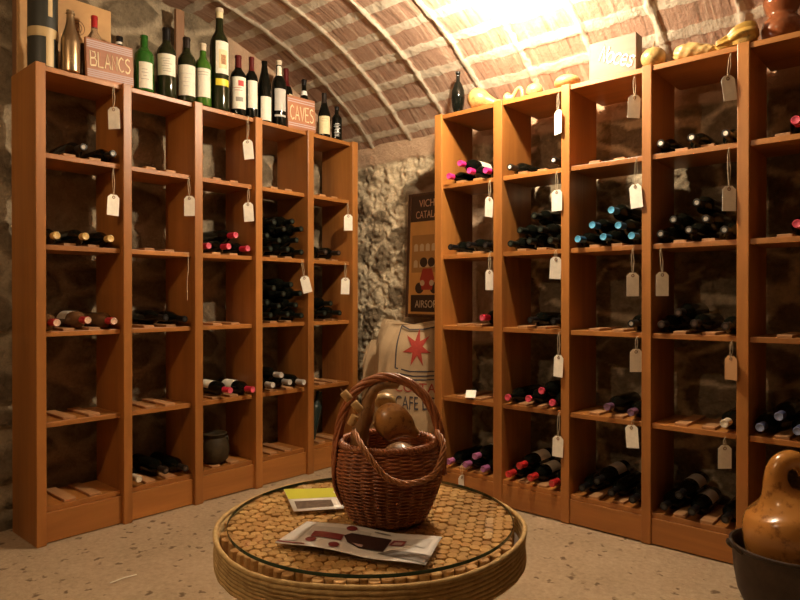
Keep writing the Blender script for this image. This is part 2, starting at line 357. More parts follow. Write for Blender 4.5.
# ------------------------------------------------------------------ racks
LX, RY, DEP = -2.8575, 2.694, .286
LST = [(.988, 1.027), (1.353, 1.393), (1.712, 1.757), (2.076, 2.120), (2.441, 2.486), (2.803, 2.849)]
RST = [(-2.124, -2.076), (-1.754, -1.704), (-1.387, -1.345), (-1.017, -.977), (-.653, -.610), (-.285, -.243)]
LZ = [1.637, 1.252, .885, .502, .147]; RZ = [1.626, 1.253, .880, .504, .130]
LREC, RREC = .034, .012
TOPZ = 2.0; TB = .022; BH = .011; BW = .05
HEX = {}
def rack(side):
    L = side == 'left'
    r = thing('wine_rack', 'tall honey-coloured wooden wine rack standing along the %s' % ('left wall under the row of upright bottles' if L else 'back wall on the right under the gourds'), 'wine rack', (LX, LST[0][0], 0) if L else (RST[0][0], RY, 0), group='wine racks')
    O = Vector(r.location)
    ST = LST if L else RST; ZZ = LZ if L else RZ; rec = LREC if L else RREC
    def bx(name, a0, a1, d0, d1, z0, z1, m, bev=.002):
        # a along the rack, d depth behind the front plane
        if L: A = (LX-d1, a0, z0); B = (LX-d0, a1, z1)
        else: A = (a0, RY+d0, z0); B = (a1, RY+d1, z1)
        return MB().box(Vector(A)-O, Vector(B)-O, bev).build(name, m, r)
    wl = M['wood_y'] if L else M['wood_x']; wd = M['batten']
    for a0, a1 in ST: bx('side_panel', a0, a1, 0, DEP, -.004, TOPZ, M['wood_z'], .003)
    for c in range(5):
        a0, a1 = ST[c][1], ST[c+1][0]; cw = a1-a0
        bx('top_board', a0, a1, rec*.6, DEP+(.0 if L else .066), TOPZ-.004-TB, TOPZ-.004, wl)  # right boards carried on to the wall to block lamp light behind the rack
        bx('kick_board', a0, a1, rec*.6, rec*.6+.02, .0, ZZ[4]-TB-.0004, wl)
        for i in range(5):
            bx('shelf', a0, a1, rec, DEP, ZZ[i]-TB, ZZ[i], wl)
            for s in (-1, 1):
                mc_ = (a0+a1)/2+s*.0525+random.uniform(-.004, .004); sk = random.uniform(0, .012)
                bx('batten', mc_-BW/2, mc_+BW/2, rec+.004+sk, DEP-.01, ZZ[i]+.0002, ZZ[i]+BH, wd, .0015)
    return r
rack('left'); rack('right')

# ------------------------------------------------------------------ bottles
RB = .0372
def bprof(kind, H=.30, r=RB):
    k = r/.0372; h = H/.30
    if kind == 'bordeaux': p = [(0, .004), (.028, .0), (.036, .003), (.0372, .010), (.0372, .188), (.036, .200), (.030, .214), (.021, .226), (.0155, .236), (.0142, .250), (.0142, .288), (.0155, .2885), (.0155, .297), (.0145, .30), (.0, .30)]
    elif kind == 'burgundy': p = [(0, .004), (.029, .0), (.036, .003), (.0372, .010), (.0372, .145), (.036, .160), (.031, .182), (.024, .205), (.018, .228), (.0145, .250), (.0142, .288), (.0155, .2885), (.0155, .297), (.0145, .30), (0, .30)]
    elif kind == 'champagne': p = [(0, .004), (.03, .0), (.036, .003), (.0372, .010), (.0372, .14), (.036, .155), (.030, .182), (.022, .212), (.0165, .24), (.0148, .265), (.0148, .280), (.0178, .282), (.0178, .290), (.0152, .293), (.0152, .30), (0, .30)]
    else: p = [(0, .004), (.028, .0), (.036, .003), (.0372, .010), (.0365, .16), (.032, .19), (.025, .22), (.018, .25), (.0145, .275), (.0142, .288), (.0155, .2885), (.0155, .297), (0, .30)]
    return [(a*k if a > .0 else 0, z*h) for a, z in p]
def radius_at(prof, z):
    for (r0, z0), (r1, z1) in zip(prof, prof[1:]):
        if z0 <= z <= z1 and z1 > z0: return r0+(r1-r0)*(z-z0)/(z1-z0)
    return prof[-2][0]
def neck_cover(prof, z0, z1, eps=.0006):
    zs = sorted({z0, z1, *[z for _, z in prof if z0 < z < z1]}); pr = [(radius_at(prof, z)+eps, z) for z in zs]
    return pr
def label_patch(mb, r, z0, z1, a, span, mi=0, eps=.0007, n=14):
    mb.lathe([(r+.0002, z0), (r+eps, z0), (r+eps, z1), (r+.0002, z1)], n, mi, a0=a-span/2, a1=a+span/2); return mb

PROTO = {}
ONAME = ['first', 'second', 'third', 'fourth', 'fifth']
RNAME = ['top', 'second', 'third', 'fourth', 'bottom']
def lying_proto(glassk, cap, kind='bordeaux', label=None):
    key = (glassk, cap, kind, label)
    if key in PROTO: return PROTO[key], False
    t = thing('wine_bottle', 'x', 'bottle', group='wine bottles lying in the racks')
    pr = bprof(kind); MB().lathe(pr, 28).build('glass_body', M[glassk], t)
    e = .0009; cp = neck_cover(pr, {'pink': .262, 'coral': .287, 'purple': .256, 'violet': .252, 'yellow': .262}.get(cap, .242), .2999, e); 
    mb = MB(); mb.lathe([(cp[0][0]-e, cp[0][1])]+cp+[(.0148, .3012)], 22, 0); ri = .0088 if cap in ('ring', 'grey', 'green', 'black', 'brown') else .0125; mb.lathe([(.0148, .3012), (.0135, .3016), (ri, .3009)], 22, 0 if ri < .01 else 1); mb.lathe([(ri, .3009), (0, .3009)], 22, 1)
    mb.build('capsule', [M['cap_'+cap], M['end_'+cap]], t)
    if label: 
        mb = MB(); label_patch(mb, RB, .055, .150, 0, PI*.95); mb.build('paper_label', M[label], t)
    PROTO[key] = t; return t, True
def rest_z(a, prev, bat, zs):
    z = zs+RB+.0006
    for c in bat:
        for e_ in (c-BW/2-.004, c+BW/2+.004):
            d = abs(a-e_)
            if d < RB: z = max(z, zs+BH+math.sqrt(RB*RB-d*d)+.0004)
        if abs(a-c) < BW/2: z = max(z, zs+BH+RB+.0006)
    for (pa, pz) in prev:
        d = abs(a-pa)
        if d < 2*RB+.0008: z = max(z, pz+math.sqrt((2*RB+.0008)**2-d*d))
    return z
NB = 0
def cell(side, c, rrow, items, look, glassk='glass_dark', cap='black', kind='bordeaux', label=None, off=.0):
    """items: pixel x of each head, bottom row first; a number, or (x, depth offset, label material or '-')"""
    global NB
    L = side == 'left'; ST = LST if L else RST; zs = (LZ if L else RZ)[rrow]; a0, a1 = ST[c][1], ST[c+1][0]
    bat = [(a0+a1)/2-.0525, (a0+a1)/2+.0525]; prev = []; n = len(items)
    placed = []
    for it in items:
        if not isinstance(it, tuple): it = (it, 0, None)
        x, o, lab = it[:3]; ov = it[3:]; o += off
        # head at depth o in front of the rack front
        p = at(x, 300, 0, LX+o) if L else at(x, 300, 1, RY-o)
        a = p.y if L else p.x; a = min(max(a, a0+RB+.002), a1-RB-.002)
        for (pa, pz) in prev:      # nudge apart on the bottom row
            if abs(a-pa) < .03: a = pa+.034*(1 if a >= pa else -1)
        a = min(max(a, a0+RB+.002), a1-RB-.002)
        z = rest_z(a, prev, bat, zs); prev.append((a, z)); placed.append((a, z, o, lab, ov))
    for k, (a, z, o, lab, ov) in enumerate(placed):
        lb = label if lab is None else (None if lab == '-' else lab)
        pt_, new = lying_proto(glassk, ov[0] if ov else cap, kind, lb); lk = ov[1] if ov else look; t = pt_ if new else copy_tree(pt_)
        head = Vector((LX+o, a, z)) if L else Vector((a, RY-o, z))
        yaw = 0
        Rm = (Matrix.Rotation(PI/2, 4, 'Y') @ Matrix.Rotation(PI, 4, 'Z')) if L else (Matrix.Rotation(PI/2, 4, 'X') @ Matrix.Rotation(PI/2, 4, 'Z'))
        t.matrix_world = Matrix.Translation(head) @ Rm @ Matrix.Translation((0, 0, -.3016))
        # words for the place inside the cell
        same = sorted([q[0] for q in placed if abs(q[1]-z) < .02]); k2 = same.index(a); m_ = len(same)
        rows = sorted({round(q[1], 2) for q in placed}); grp = []
        for q in rows:
            if not grp or q-grp[-1] > .022: grp.append(q)
        lv = max(i for i, q in enumerate(grp) if q <= round(z, 2)+.001); nl = len(grp)
        hor = {1: ['only one'], 2: ['left one', 'right one'], 3: ['left one', 'middle one', 'right one'], 4: ['left one', 'middle-left one', 'middle-right one', 'right one']}[m_][k2]
        if nl == 1: pos = hor if m_ > 1 else 'alone'
        else:
            ver = {2: ['lower', 'upper'], 3: ['lowest', 'middle', 'topmost'], 4: ['lowest', 'second', 'third', 'topmost'], 5: ['lowest', 'second', 'third', 'fourth', 'topmost']}[nl][lv]
            pos = (hor.replace('only one', 'single one')+' of '+ver+' layer')
        t['label'] = '%s bottle, %s, %s shelf of %s column, %s rack' % (lk, pos, RNAME[rrow], ONAME[c], side); t['category'] = 'bottle'; NB += 1
# left rack (columns counted from the viewer's left)
cell('left', 0, 0, [84, (113.5, 0, None)], 'pale-capped dark', cap='grey', off=-.01)
cell('left', 0, 1, [57, 86, 111], 'yellow-capped dark', cap='yellow', off=0)
cell('left', 0, 2, [(57, 0, 'label'), (88, 0, 'label'), (114, 0, '-')], 'red-capped pale', 'glass_rose', 'redwhite', off=-.005)
cell('left', 1, 2, [166, (185, 0, None)], 'black-capped dark', cap='black', kind='burgundy', off=-.01)
cell('left', 1, 4, [(135, .005, None, 'cream', 'cream-capped dark'), 166, 187], 'dark-capped', cap='brown', off=-.02)
cell('left', 2, 1, [209, 229, 248, 236], 'red-capped', 'glass_dark', 'rosered', off=-.01)
cell('left', 2, 3, [(230.5, .035, 'label'), (253, .035, 'label')], 'white-labelled red-capped', 'glass_dark', 'rosered', off=0)
cell('left', 3, 1, [271, 288, 303, 279.5, 297, 270, 285.5, 301, 276, 291], 'dark green', 'glass_dark', 'green', off=-.01)
cell('left', 3, 2, [271, 288, 303, 279, 296, 269, 286, 301, 274, 289.5], 'dark green', 'glass_dark', 'green', off=-.01)
cell('left', 3, 3, [273, 290, 304, 281.5], 'silver-capped dark', 'glass_dark', 'whitegrey', off=.01)
cell('left', 4, 1, [326, 339], 'dark-capped', 'glass_dark', 'brown', off=-.01)
cell('left', 4, 2, [325, 340, 331], 'dark green', 'glass_dark', 'green', off=.0)
# right rack
cell('right', 0, 0, [448.5, 469, 486, (459.5, 0, 'label')], 'pink-capped dark', cap='pink', off=.01)
cell('right', 0, 1, [450, 468, (485, 0, 'label')], 'dark-capped', cap='black', off=.0)
cell('right', 0, 2, [482], 'red-capped dark', cap='rosered', off=.0)
cell('right', 0, 4, [448, (465, 0, None), 483, (474.5, 0, 'label')], 'mauve-capped', cap='purple', off=.012)
cell('right', 1, 0, [509.5, 554], 'white-topped dark', cap='ring', off=.0)
cell('right', 1, 1, [510, 529, 550, 519.5, (540, 0, 'label'), 533], 'dark green', cap='green', off=.0)
cell('right', 1, 2, [530, 554], 'black-capped', cap='black', off=.0)
cell('right', 1, 3, [503.5, 528, 552.5, 541], 'red-topped dark', cap='coral', off=.012)
cell('right', 1, 4, [508, (530, .01, 'label'), 554, (519, .01, 'label')], 'red-capped dark', cap='red', off=.012)
cell('right', 2, 1, [577.5, 603, 632, 592, 618, 611], 'blue-capped dark', cap='blue', off=.01)
cell('right', 2, 2, [631], 'dark-capped', cap='grey', off=.0)
cell('right', 2, 3, [607, 632], 'violet-capped dark', cap='violet', off=.015)
cell('right', 2, 4, [582, 611, 638, (597, 0, 'labelgrey')], 'black-capped', cap='black', off=.0)
cell('right', 3, 0, [658, 691, 726], 'white-topped dark', cap='ring', off=.005)
cell('right', 3, 1, [657.5, 688.5, 724, 673, 705.5, 691], 'silver-topped dark', cap='grey', off=.005)
cell('right', 3, 2, [661, 694, 730, 678], 'brown-capped dark', cap='brown', off=.0)
cell('right', 3, 3, [729], 'cream-capped dark', cap='cream', off=.015)
cell('right', 3, 4, [664, (692, .0, 'labelgrey'), 729, (679, 0, 'labelgrey')], 'black-capped', cap='black', off=.0)
cell('right', 4, 0, [795], 'red-capped dark', cap='rosered', off=.005)
cell('right', 4, 1, [797], 'red-capped dark', cap='rosered', off=.005)
cell('right', 4, 3, [760, 798, 779], 'blue-grey capped dark', cap='indigo', off=.005)

# ------------------------------------------------------------------ hanging tags
def paper_tag(side, top, cen, wpx, tilt, label, m='paper', hpx=22, side_yaw=1):
    L = side == 'left'; fr = .006
    P0 = at(*top, 0, LX+fr) if L else at(*top, 1, RY-fr)
    Pc = at(*cen, 0, LX+fr+.004) if L else at(*cen, 1, RY-fr-.004)
    d = dist(Pc); h = hpx*d/FPX; w_ = .052; vis = min(1, wpx*d/FPX/w_); yaw = YAW+side_yaw*math.acos(vis)
    t = thing('price_tag', label, 'tag', P0, group='paper tags hanging from the racks')
    Mt = Matrix.Translation(Pc-P0) @ Matrix.Rotation(yaw, 4, 'Z') @ Matrix.Rotation(math.radians(tilt), 4, 'Y')
    a, hh = w_/2, h/2; c = .013
    out = [(-a, -hh), (a, -hh), (a, hh-c), (a-c, hh), (-a+c, hh), (-a, hh-c)]; th = .0005
    vs = [(x, -th, z) for x, z in out]+[(x, th, z) for x, z in out]; n = len(out)
    MB().add(vs, [list(range(n)), list(range(n, 2*n))[::-1]]+[[i, (i+1) % n, n+(i+1) % n, n+i] for i in range(n)], 0, False).build('card', M[m], t, M=Mt)
    card = [o for o in t.children if o.name.startswith('card')][0]
    eye = [(.0055*math.cos(k*PI/6), -.001, hh-.012+.0055*math.sin(k*PI/6)) for k in range(13)]
    MB().sweep(eye, .0016, 6).build('eyelet', M['eyelet'], card, M=Mt)
    E = Mt @ Vector((0, -.0012, hh-.012)); top_ = Vector((0, 0, 0)); mid = (E+top_)/2+Vector((.004, .003, 0))
    up = Vector((-.012, 0, .002)) if L else Vector((0, .012, .002))
    pts = [up, top_, top_*.7+E*.3+Vector((.002, .001, 0)), mid, E+Vector((.001, 0, .006)), E]
    pts2 = [E, E+Vector((-.002, -.001, .006)), mid-Vector((.008, .006, 0)), top_*.8+E*.2-Vector((.004, .004, 0)), top_]
    MB().sweep(pts, .0011, 6).sweep(pts2, .0011, 6).build('string', M['string'], t)
def tl(c, r): return 'white paper tag on string hanging below the %s, %s column of left rack' % (['top board', 'top shelf', 'second shelf', 'third shelf', 'fourth shelf'][r], ONAME[c])
def tr(c, r, x='white'): return '%s paper tag on string hanging below the %s, %s column of right rack' % (x, ['top board', 'top shelf', 'second shelf', 'third shelf', 'fourth shelf'][r], ONAME[c])
for top, cen, wp, ti, hp, c, r in [((114, 86), (114, 118), 13.5, 2, 22, 0, 0), ((248.5, 116), (248.3, 149.5), 11.5, 6, 19.5, 2, 0), ((113.5, 168), (113.2, 205), 8, -3, 21, 0, 1), ((189, 177.5), (189.5, 206), 11.5, 0, 20, 1, 1),
        ((249, 188), (248.6, 212), 11, 4, 19, 2, 1), ((348, 203), (348.3, 222.5), 9, 0, 16, 4, 1), ((302, 260), (306, 284.5), 11, 14, 17, 3, 2), ((345.5, 263), (345.3, 286), 10, -2, 16.5, 4, 2)]:
    paper_tag('left', top, cen, wp, -ti, tl(c, r), hpx=hp)
for top, cen, wp, ti, hp, c, r, mt in [((558.5, 93), (558, 122), 4.5, 0, 24, 1, 0, 'paper'), ((634.5, 76), (634, 106.5), 14.5, -3, 23, 2, 0, 'paper'), ((731, 53), (729, 88), 15.5, 8, 25, 3, 0, 'paper'), ((490, 180), (489, 207), 8.5, -3, 20, 0, 1, 'paper'),
        ((557, 171), (556.8, 200.5), 8.5, 0, 21, 1, 1, 'paper'), ((637, 158), (636, 196), 9, 5, 24, 2, 1, 'paper'), ((729, 147.5), (729, 198.5), 15, 0, 25, 3, 1, 'paper'), ((490, 252), (489.3, 280), 8.5, 0, 20, 0, 2, 'paper'), ((556, 250), (555.5, 268), 11.5, -3, 22, 1, 2, 'paper'),
        ((633, 248), (632.7, 284.5), 14, 0, 23.5, 2, 2, 'paper'), ((661, 248), (662.3, 284), 13.5, 0, 24, 3, 2, 'paper'), ((559, 332), (558.4, 366), 7, -3, 22, 1, 3, 'paper'), ((637, 337), (636, 360.5), 12.5, 0, 23, 2, 3, 'paper'), ((732, 341), (731, 368), 6, 0, 24, 3, 3, 'kraft'),
        ((634, 419), (632, 436.5), 10, 4, 23, 2, 4, 'paper'), ((559, 413), (557.8, 446.5), 9, -2, 21, 1, 4, 'paper'), ((725, 438), (724.8, 457), 15, 0, 23.5, 3, 4, 'paper')]:
    paper_tag('right', top, cen, wp, -ti, tr(c, r, 'brown edge-on' if mt == 'kraft' else 'white'), mt, hp, -1 if cen[0] > 540 else 1)
paper_tag('right', (461.5, 464), (461.8, 481.5), 7.5, 0, 'small white paper tag hanging in front of the kick board, first column, right rack', hpx=13)
# tag lying on the fourth shelf
p = at(471, 396, 1, RY+.03); t = thing('price_tag', 'white paper tag lying on the fourth shelf, first column of right rack', 'tag', (p.x, RY+.03, RZ[3]+.0125), (0, 0, .5), group='paper tags hanging from the racks')
MB().box((-.026, -.03, -.0004), (.026, .03, .0004), M=Matrix.Rotation(.55, 4, 'X') @ Matrix.Translation((0, 0, .018))).build('card', M['paper'], t)
# loose string
p = at(188, 253, 0, LX+.005); q = at(187.5, 300, 0, LX+.005)
o = MB().sweep([p+Vector((-.03, 0, .002)), p, p*.7+q*.3+Vector((.003, .002, 0)), p*.4+q*.6-Vector((0, .003, 0)), q], .0012, 6).build('string', M['string']); tag(o, 'loose string with no tag hanging from second shelf, second column, left rack', 'string')

# ------------------------------------------------------------------ upright bottles on the left rack
def toppos(px, X): 
    p = at(px, 100, 0, X); return Vector((X, p.y, TOPZ-.0038))
def upright(px, pytop, wpx, X, kind, gl, label, lab=None, cap=None, caplen=.06, extra=None, la=None, name='wine_bottle'):
    b = toppos(px, X); d = dist(b); zt = at(px, pytop, 0, X).z; H = zt-b.z; r = wpx*d/FPX/2
    t = thing(name, label, 'bottle', b, group='upright bottles on top of the left rack')
    pr = bprof(kind, H, r); nk = .0142*r/.0372
    pr = [(a if (z < .22*H/.3 or a == 0) else max(a, .0105), z) for a, z in pr]
    MB().lathe(pr, 32).build('glass_body', M[gl], t)
    face = -YAW*0+math.atan2(-b.y, -b.x)
    if lab:
        for (z0, z1, da, span, mt, nm) in lab:
            mb = MB(); label_patch(mb, r, z0*H, z1*H, face+da, span); mb.build(nm, M[mt], t)
    if cap:
        cp = neck_cover(pr, H-caplen*H/.3, H-.0001, .0008); MB().lathe([(cp[0][0]-.0008, cp[0][1])]+cp+[(0, H+.0008)], 22).build('capsule', M['cap_'+cap], t)
    if extra: extra(t, H, r, pr, face)
    return t, H, r, pr, face
def scribble(t, r, face, z0, z1, da, w_, n, mt, name, seed):
    rr = random.Random(seed); mb = MB()
    for i in range(n):
        z = z0+(z1-z0)*(i+.5)/n; x0 = face+da-w_/2*rr.uniform(.4, 1); x1 = face+da+w_/2*rr.uniform(.4, 1)
        mb.lathe([(r+.0009, z-.0012), (r+.0012, z-.0012), (r+.0012, z+.0012), (r+.0009, z+.0012)], 6, a0=x0, a1=x1)
    pl_ = [o for o in t.children if o.name.startswith('paper_label')]; mb.build(name, M[mt], pl_[0] if pl_ else t)
S = 2.0
upright(70.5, 11, 17.5, -2.895, 'champagne', 'bronze', 'bronze-coloured sparkling wine bottle beside the dark gift tube', extra=lambda t, H, r, pr, f: scribble(t, r, f, .12*H, .26*H, .1, 1.1, 3, 'gold', 'printed_mark', 1))
upright(83, 44, 11, -2.95, 'burgundy', 'glass_brown', 'small dark brown bottle half behind the BLANCS sign')
upright(94.5, 16.5, 15, -3.02, 'bordeaux', 'glass_clear', 'clear bottle with red capped neck behind the BLANCS sign', cap='red', caplen=.05)
upright(119.5, 37, 16, -3.02, 'burgundy', 'glass_dark', 'black bottle with only its neck showing above the BLANCS sign', cap='black', lab=None, extra=lambda t, H, r, pr, f: MB().lathe(neck_cover(pr, H*.86, H*.9, .0014), 20).build('neck_band', M['white'], t))
def x6(t, H, r, pr, f): scribble(t, r, f, .18*H, .4*H, .1, .8, 4, 'inkgrey', 'label_print', 2)
upright(144.2, 36, 18.5, -2.92, 'bordeaux', 'glass_green', 'bright green uncapped bottle right of the BLANCS sign', [(.05, .50, .22, 1.5, 'label', 'paper_label')], extra=x6)
def x7(t, H, r, pr, f): scribble(t, r, f, .34*H, .55*H, 0, 1.2, 6, 'inkgrey', 'label_print', 3)
upright(166.5, 28.5, 19, -2.925, 'bordeaux', 'glass_olive', 'olive bottle with black capsule and scuffed ivory label', [(.30, .60, .02, 2.1, 'label', 'paper_label')], 'black', .055, x7)
upright(186.7, 38, 17.5, -2.915, 'bordeaux', 'glass_olive', 'olive bottle with brown capsule and tall plain ivory label', [(.09, .55, .06, 2.2, 'label', 'paper_label')], 'brown', .05, lambda t, H, r, pr, f: scribble(t, r, f, .2*H, .45*H, 0, 1.3, 4, 'labelgrey', 'label_print', 4))
upright(203, 44, 16, -2.91, 'bordeaux', 'glass_leaf', 'light green bottle with ivory label between two darker bottles', [(.13, .58, .02, 2.1, 'label', 'paper_label')], 'cream', .035, lambda t, H, r, pr, f: scribble(t, r, f, .46*H, .54*H, 0, 1.4, 2, 'inkgrey', 'label_print', 5))
def x10(t, H, r, pr, f):
    mb = MB(); label_patch(mb, r, .40*H, .58*H, f+.4, .9, 0, .0011); mb.build('label_picture', M['labelcream'], t)
    mb = MB(); label_patch(mb, r, .44*H, .53*H, f+.42, .5, 0, .0014); mb.build('label_figure', plain('label_figure_brown', (.36, .17, .06), .6, var=.5, vs=140), t)
    MB().lathe(neck_cover(pr, .90*H, .96*H, .0012), 16, a0=f-.9, a1=f+1.2).build('neck_label', M['labelcream'], t)
upright(219.5, 9, 19, -2.925, 'bordeaux', 'glass_olive', 'tallest olive bottle with picture label and yellow band', [(.35, .66, .38, 1.5, 'label', 'paper_label'), (.235, .30, .38, 1.5, 'yellow', 'yellow_band')], 'cream', .012, x10)
def x11(t, H, r, pr, f):
    mb = MB(); label_patch(mb, r, .47*H, .56*H, f+.35, .7, 0, .0011); mb.build('red_crest', M['redink'], t)
    mb = MB(); label_patch(mb, r, .22*H, .29*H, f+.15, .9, 0, .0011); mb.build('grey_emblem', M['inkgrey'], t)
    scribble(t, r, f, .38*H, .46*H, .1, 1.8, 2, 'redink', 'label_print', 7)
upright(238.3, 56, 16, -2.92, 'bordeaux', 'glass_dark', 'dark bottle with red capsule and red-crested label', [(.10, .62, .1, 2.0, 'label', 'paper_label')], 'maroon', .062, x11)
upright(251.5, 57.5, 13, -2.915, 'bordeaux', 'glass_dark', 'slim dark bottle with red capsule and plain white label', [(.16, .60, .25, 1.6, 'label', 'paper_label')], 'maroon', .07)
upright(264.5, 61, 14.5, -2.92, 'hock', 'glass_dark', 'dark sloping-shouldered bottle with low plain white label', [(.02, .40, .3, 1.6, 'label', 'paper_label')])
def x14(t, H, r, pr, f):
    MB().lathe(neck_cover(pr, .76*H, .91*H, .0012), 14, a0=f-.6, a1=f+1).build('neck_label', M['label'], t)
upright(279, 61, 14.5, -2.92, 'bordeaux', 'glass_dark', 'dark bottle with bare cork and grey label left of CAVES sign', [(.22, .55, .25, 1.7, 'labelgrey', 'paper_label'), (.13, .16, .25, 1.7, 'labelgrey', 'label_strip')], 'cream', .022, x14)
upright(286, 69, 13, -3.03, 'bordeaux', 'glass_dark', 'red-capsuled dark bottle standing behind the CAVES sign', [(.35, .6, .9, .8, 'labelcream', 'paper_label')], 'maroon', .085)
upright(304, 80, 12, -3.0, 'burgundy', 'glass_dark', 'black bottle with white neck band behind the CAVES sign', None, 'black', .03, lambda t, H, r, pr, f: MB().lathe(neck_cover(pr, .72*H, .80*H, .0014), 20).build('neck_band', M['white'], t))
upright(324.2, 93.5, 12.5, -2.915, 'burgundy', 'glass_dark', 'dark bottle with cream label right of the CAVES sign', [(.06, .46, .05, 2.1, 'labelcream', 'paper_label')], 'brown', .07, lambda t, H, r, pr, f: scribble(t, r, f, .32*H, .42*H, 0, 1.4, 2, 'gold', 'label_print', 9))
upright(336.7, 107, 10.5, -2.92, 'bordeaux', 'glass_dark', 'short black bottle with white print at the far right end', None, 'black', .03, lambda t, H, r, pr, f: scribble(t, r, f, .1*H, .5*H, .1, 1.3, 9, 'white', 'white_print', 10))
# gift tube
b = toppos(43, -2.955); d = dist(b); r = 27*d/FPX/2; t = thing('gift_tube', 'tall dark green round gift tube with gold band', 'gift tube', b)
MB().lathe([(0, 0), (r, 0), (r, .37), (r*.98, .375), (0, .375)], 40).build('tube_body', M['tube'], t)
f = math.atan2(-b.y, -b.x); zz = at(43, 35, 0, -2.945).z-b.z
MB().lathe([(r+.0002, zz-.02), (r+.0015, zz-.02), (r+.0015, zz+.02), (r+.0002, zz+.02)], 40).build('gold_band', M['gold'], t)
mb = MB(); label_patch(mb, r, .008, zz-.02, f+.48, .55, 0, .0012); mb.build('gold_strip', M['gold'], t)
mb = MB(); label_patch(mb, r, zz+.068, zz+.16, f+.5, .32, 0, .0012); mb.build('gold_strip', M['gold'], t)

# stroke letters
STK = {'B': [[(0, 0), (0, 1), (.45, .95), (.5, .7), (.4, .55), (0, .5)], [(.4, .55), (.6, .35), (.5, .05), (0, 0)]], 'L': [[(0, 1), (0, 0), (.5, 0)]], 'A': [[(0, 0), (.28, 1), (.56, 0)], [(.1, .35), (.46, .35)]],
       'N': [[(0, 0), (.02, 1), (.5, 0), (.52, 1)]], 'C': [[(.5, .85), (.3, 1), (.08, .8), (0, .5), (.08, .2), (.28, 0), (.52, .12)]], 'S': [[(.48, .88), (.3, 1), (.08, .88), (.05, .68), (.2, .55), (.4, .45), (.5, .28), (.4, .06), (.2, 0), (.02, .1)]],
       'V': [[(0, 1), (.26, 0), (.54, 1)]], 'E': [[(.46, 1), (0, 1), (0, 0), (.46, 0)], [(0, .5), (.36, .5)]], 'O': [[(.27, 1), (.06, .8), (0, .5), (.08, .18), (.27, 0), (.46, .18), (.54, .5), (.48, .8), (.27, 1)]],
       'U': [[(0, 1), (.02, .25), (.2, 0), (.38, .05), (.5, .3), (.5, 1)], [(.5, .4), (.54, 0)]], 'o': [[(.27, .7), (.06, .55), (0, .35), (.08, .1), (.27, 0), (.46, .1), (.54, .35), (.48, .55), (.27, .7)]],
       'e': [[(.05, .35), (.5, .38), (.46, .6), (.25, .7), (.05, .55), (0, .3), (.1, .06), (.3, 0), (.5, .1)]], 'c': [[(.5, .58), (.3, .7), (.08, .55), (0, .35), (.08, .1), (.28, 0), (.5, .1)]], 's': [[(.45, .6), (.25, .7), (.08, .58), (.15, .42), (.38, .3), (.42, .12), (.22, 0), (.02, .08)]]}
def strokes(txt, h, gap=.2, r=.002):
    mb = MB(); x = 0
    for ch in txt:
        wd = max(p[0] for s in STK[ch] for p in s)
        for s in STK[ch]: 
            P = [(((x+p[0])*h), 0, p[1]*h) for p in s]; mb.sweep(P, r, 6, flat=1)
        x += wd+gap
    return mb, (x-gap)*h
def sign_board(name, label, TL_, TR_, BR_, BL_, X, th, txt, stripes, lh, letter_w):
    c = [at(*q, 0, X) for q in (TL_, TR_, BR_, BL_)]; zb = TOPZ-.0036; y0 = (c[0].y+c[3].y)/2; y1 = (c[1].y+c[2].y)/2; h = (c[0].z+c[1].z)/2-zb
    t = thing(name, label, 'sign', (X, (y0+y1)/2, zb), (0, math.radians(-2), PI/2), group='wooden signs on the left rack'); W = y1-y0   # local x along +Y, local -y towards the room
    MB().box((-W/2, 0, 0), (W/2, th, h), .002).build('board', M['sign'], t)
    mb = MB()
    for s in stripes: mb.box((-W/2+.003, -.0008, h*s-.0028), (W/2-.003, .0002, h*s+.0028))
    mb.build('painted_stripes', M['lilac'], t)
    mb, tw = strokes(txt, lh*h, .16, .0042); sx = letter_w*W/tw
    mb.build('lettering', M['cream'], t, M=Matrix.Translation((-letter_w*W/2, -.0012, h*.5-lh*h/2)) @ Matrix.Diagonal((sx, .4, 1, 1)))
    return t
sign_board('shop_sign', 'wooden sign reading BLANCS on top of the left rack', (86, 37), (134, 48), (134, 83), (88, 74), -2.885, .02, 'BLANCS', [.93, .88, .83, .78, .22, .17, .12, .07], .36, .84)
sign_board('shop_sign', 'smaller wooden sign reading CAVES on top of the left rack', (287.5, 94.5), (315, 101), (316.5, 131), (289, 125.5), -2.885, .02, 'CAVES', [.90, .83, .18, .12], .42, .84)
# wine crate behind and plank
X = -3.10; a = at(17, 0, 0, X); bq = at(111, 11, 0, X); zt = bq.z
t = thing('wine_crate', 'pale wooden wine crate standing on its side behind the gift tube', 'crate', (X, a.y, TOPZ-.0036), (0, 0, PI/2)); W = bq.y-a.y; H = zt-TOPZ
MB().box((0, 0, 0), (W, .012, H), .0015).build('front_panel', M['crate'], t)
for x0, x1 in ((0, .014), (W-.014, W)): MB().box((x0, .0125, 0), (x1, .062, H), .0015).build('end_board', M['oldwood'], t)
for z0, z1 in ((0, .012), (H-.012, H)): MB().box((.0145, .0125, z0), (W-.0145, .062, z1), .0015).build('long_board', M['crate'], t)
c0 = (at(78, 27, 0, X).y-a.y, at(78, 27, 0, X).z-TOPZ)
mb = MB()
for rr, nn_ in ((.03, 20), (.018, 14)):
    mb.sweep([(c0[0]+rr*math.cos(k*2*PI/nn_), -.0006, c0[1]+rr*1.1*math.sin(k*2*PI/nn_)) for k in range(nn_+1)], .0016, 5)
mb.sweep([(c0[0]-.012, -.0006, c0[1]-.02), (c0[0]+.004, -.0006, c0[1]+.012), (c0[0]+.012, -.0006, c0[1]-.022)], .0016, 5)
mb.build('branded_mark', M['oldwood'], t)
a = at(176, 8, 0, -3.11); bq = at(184.5, 50, 0, -3.11)
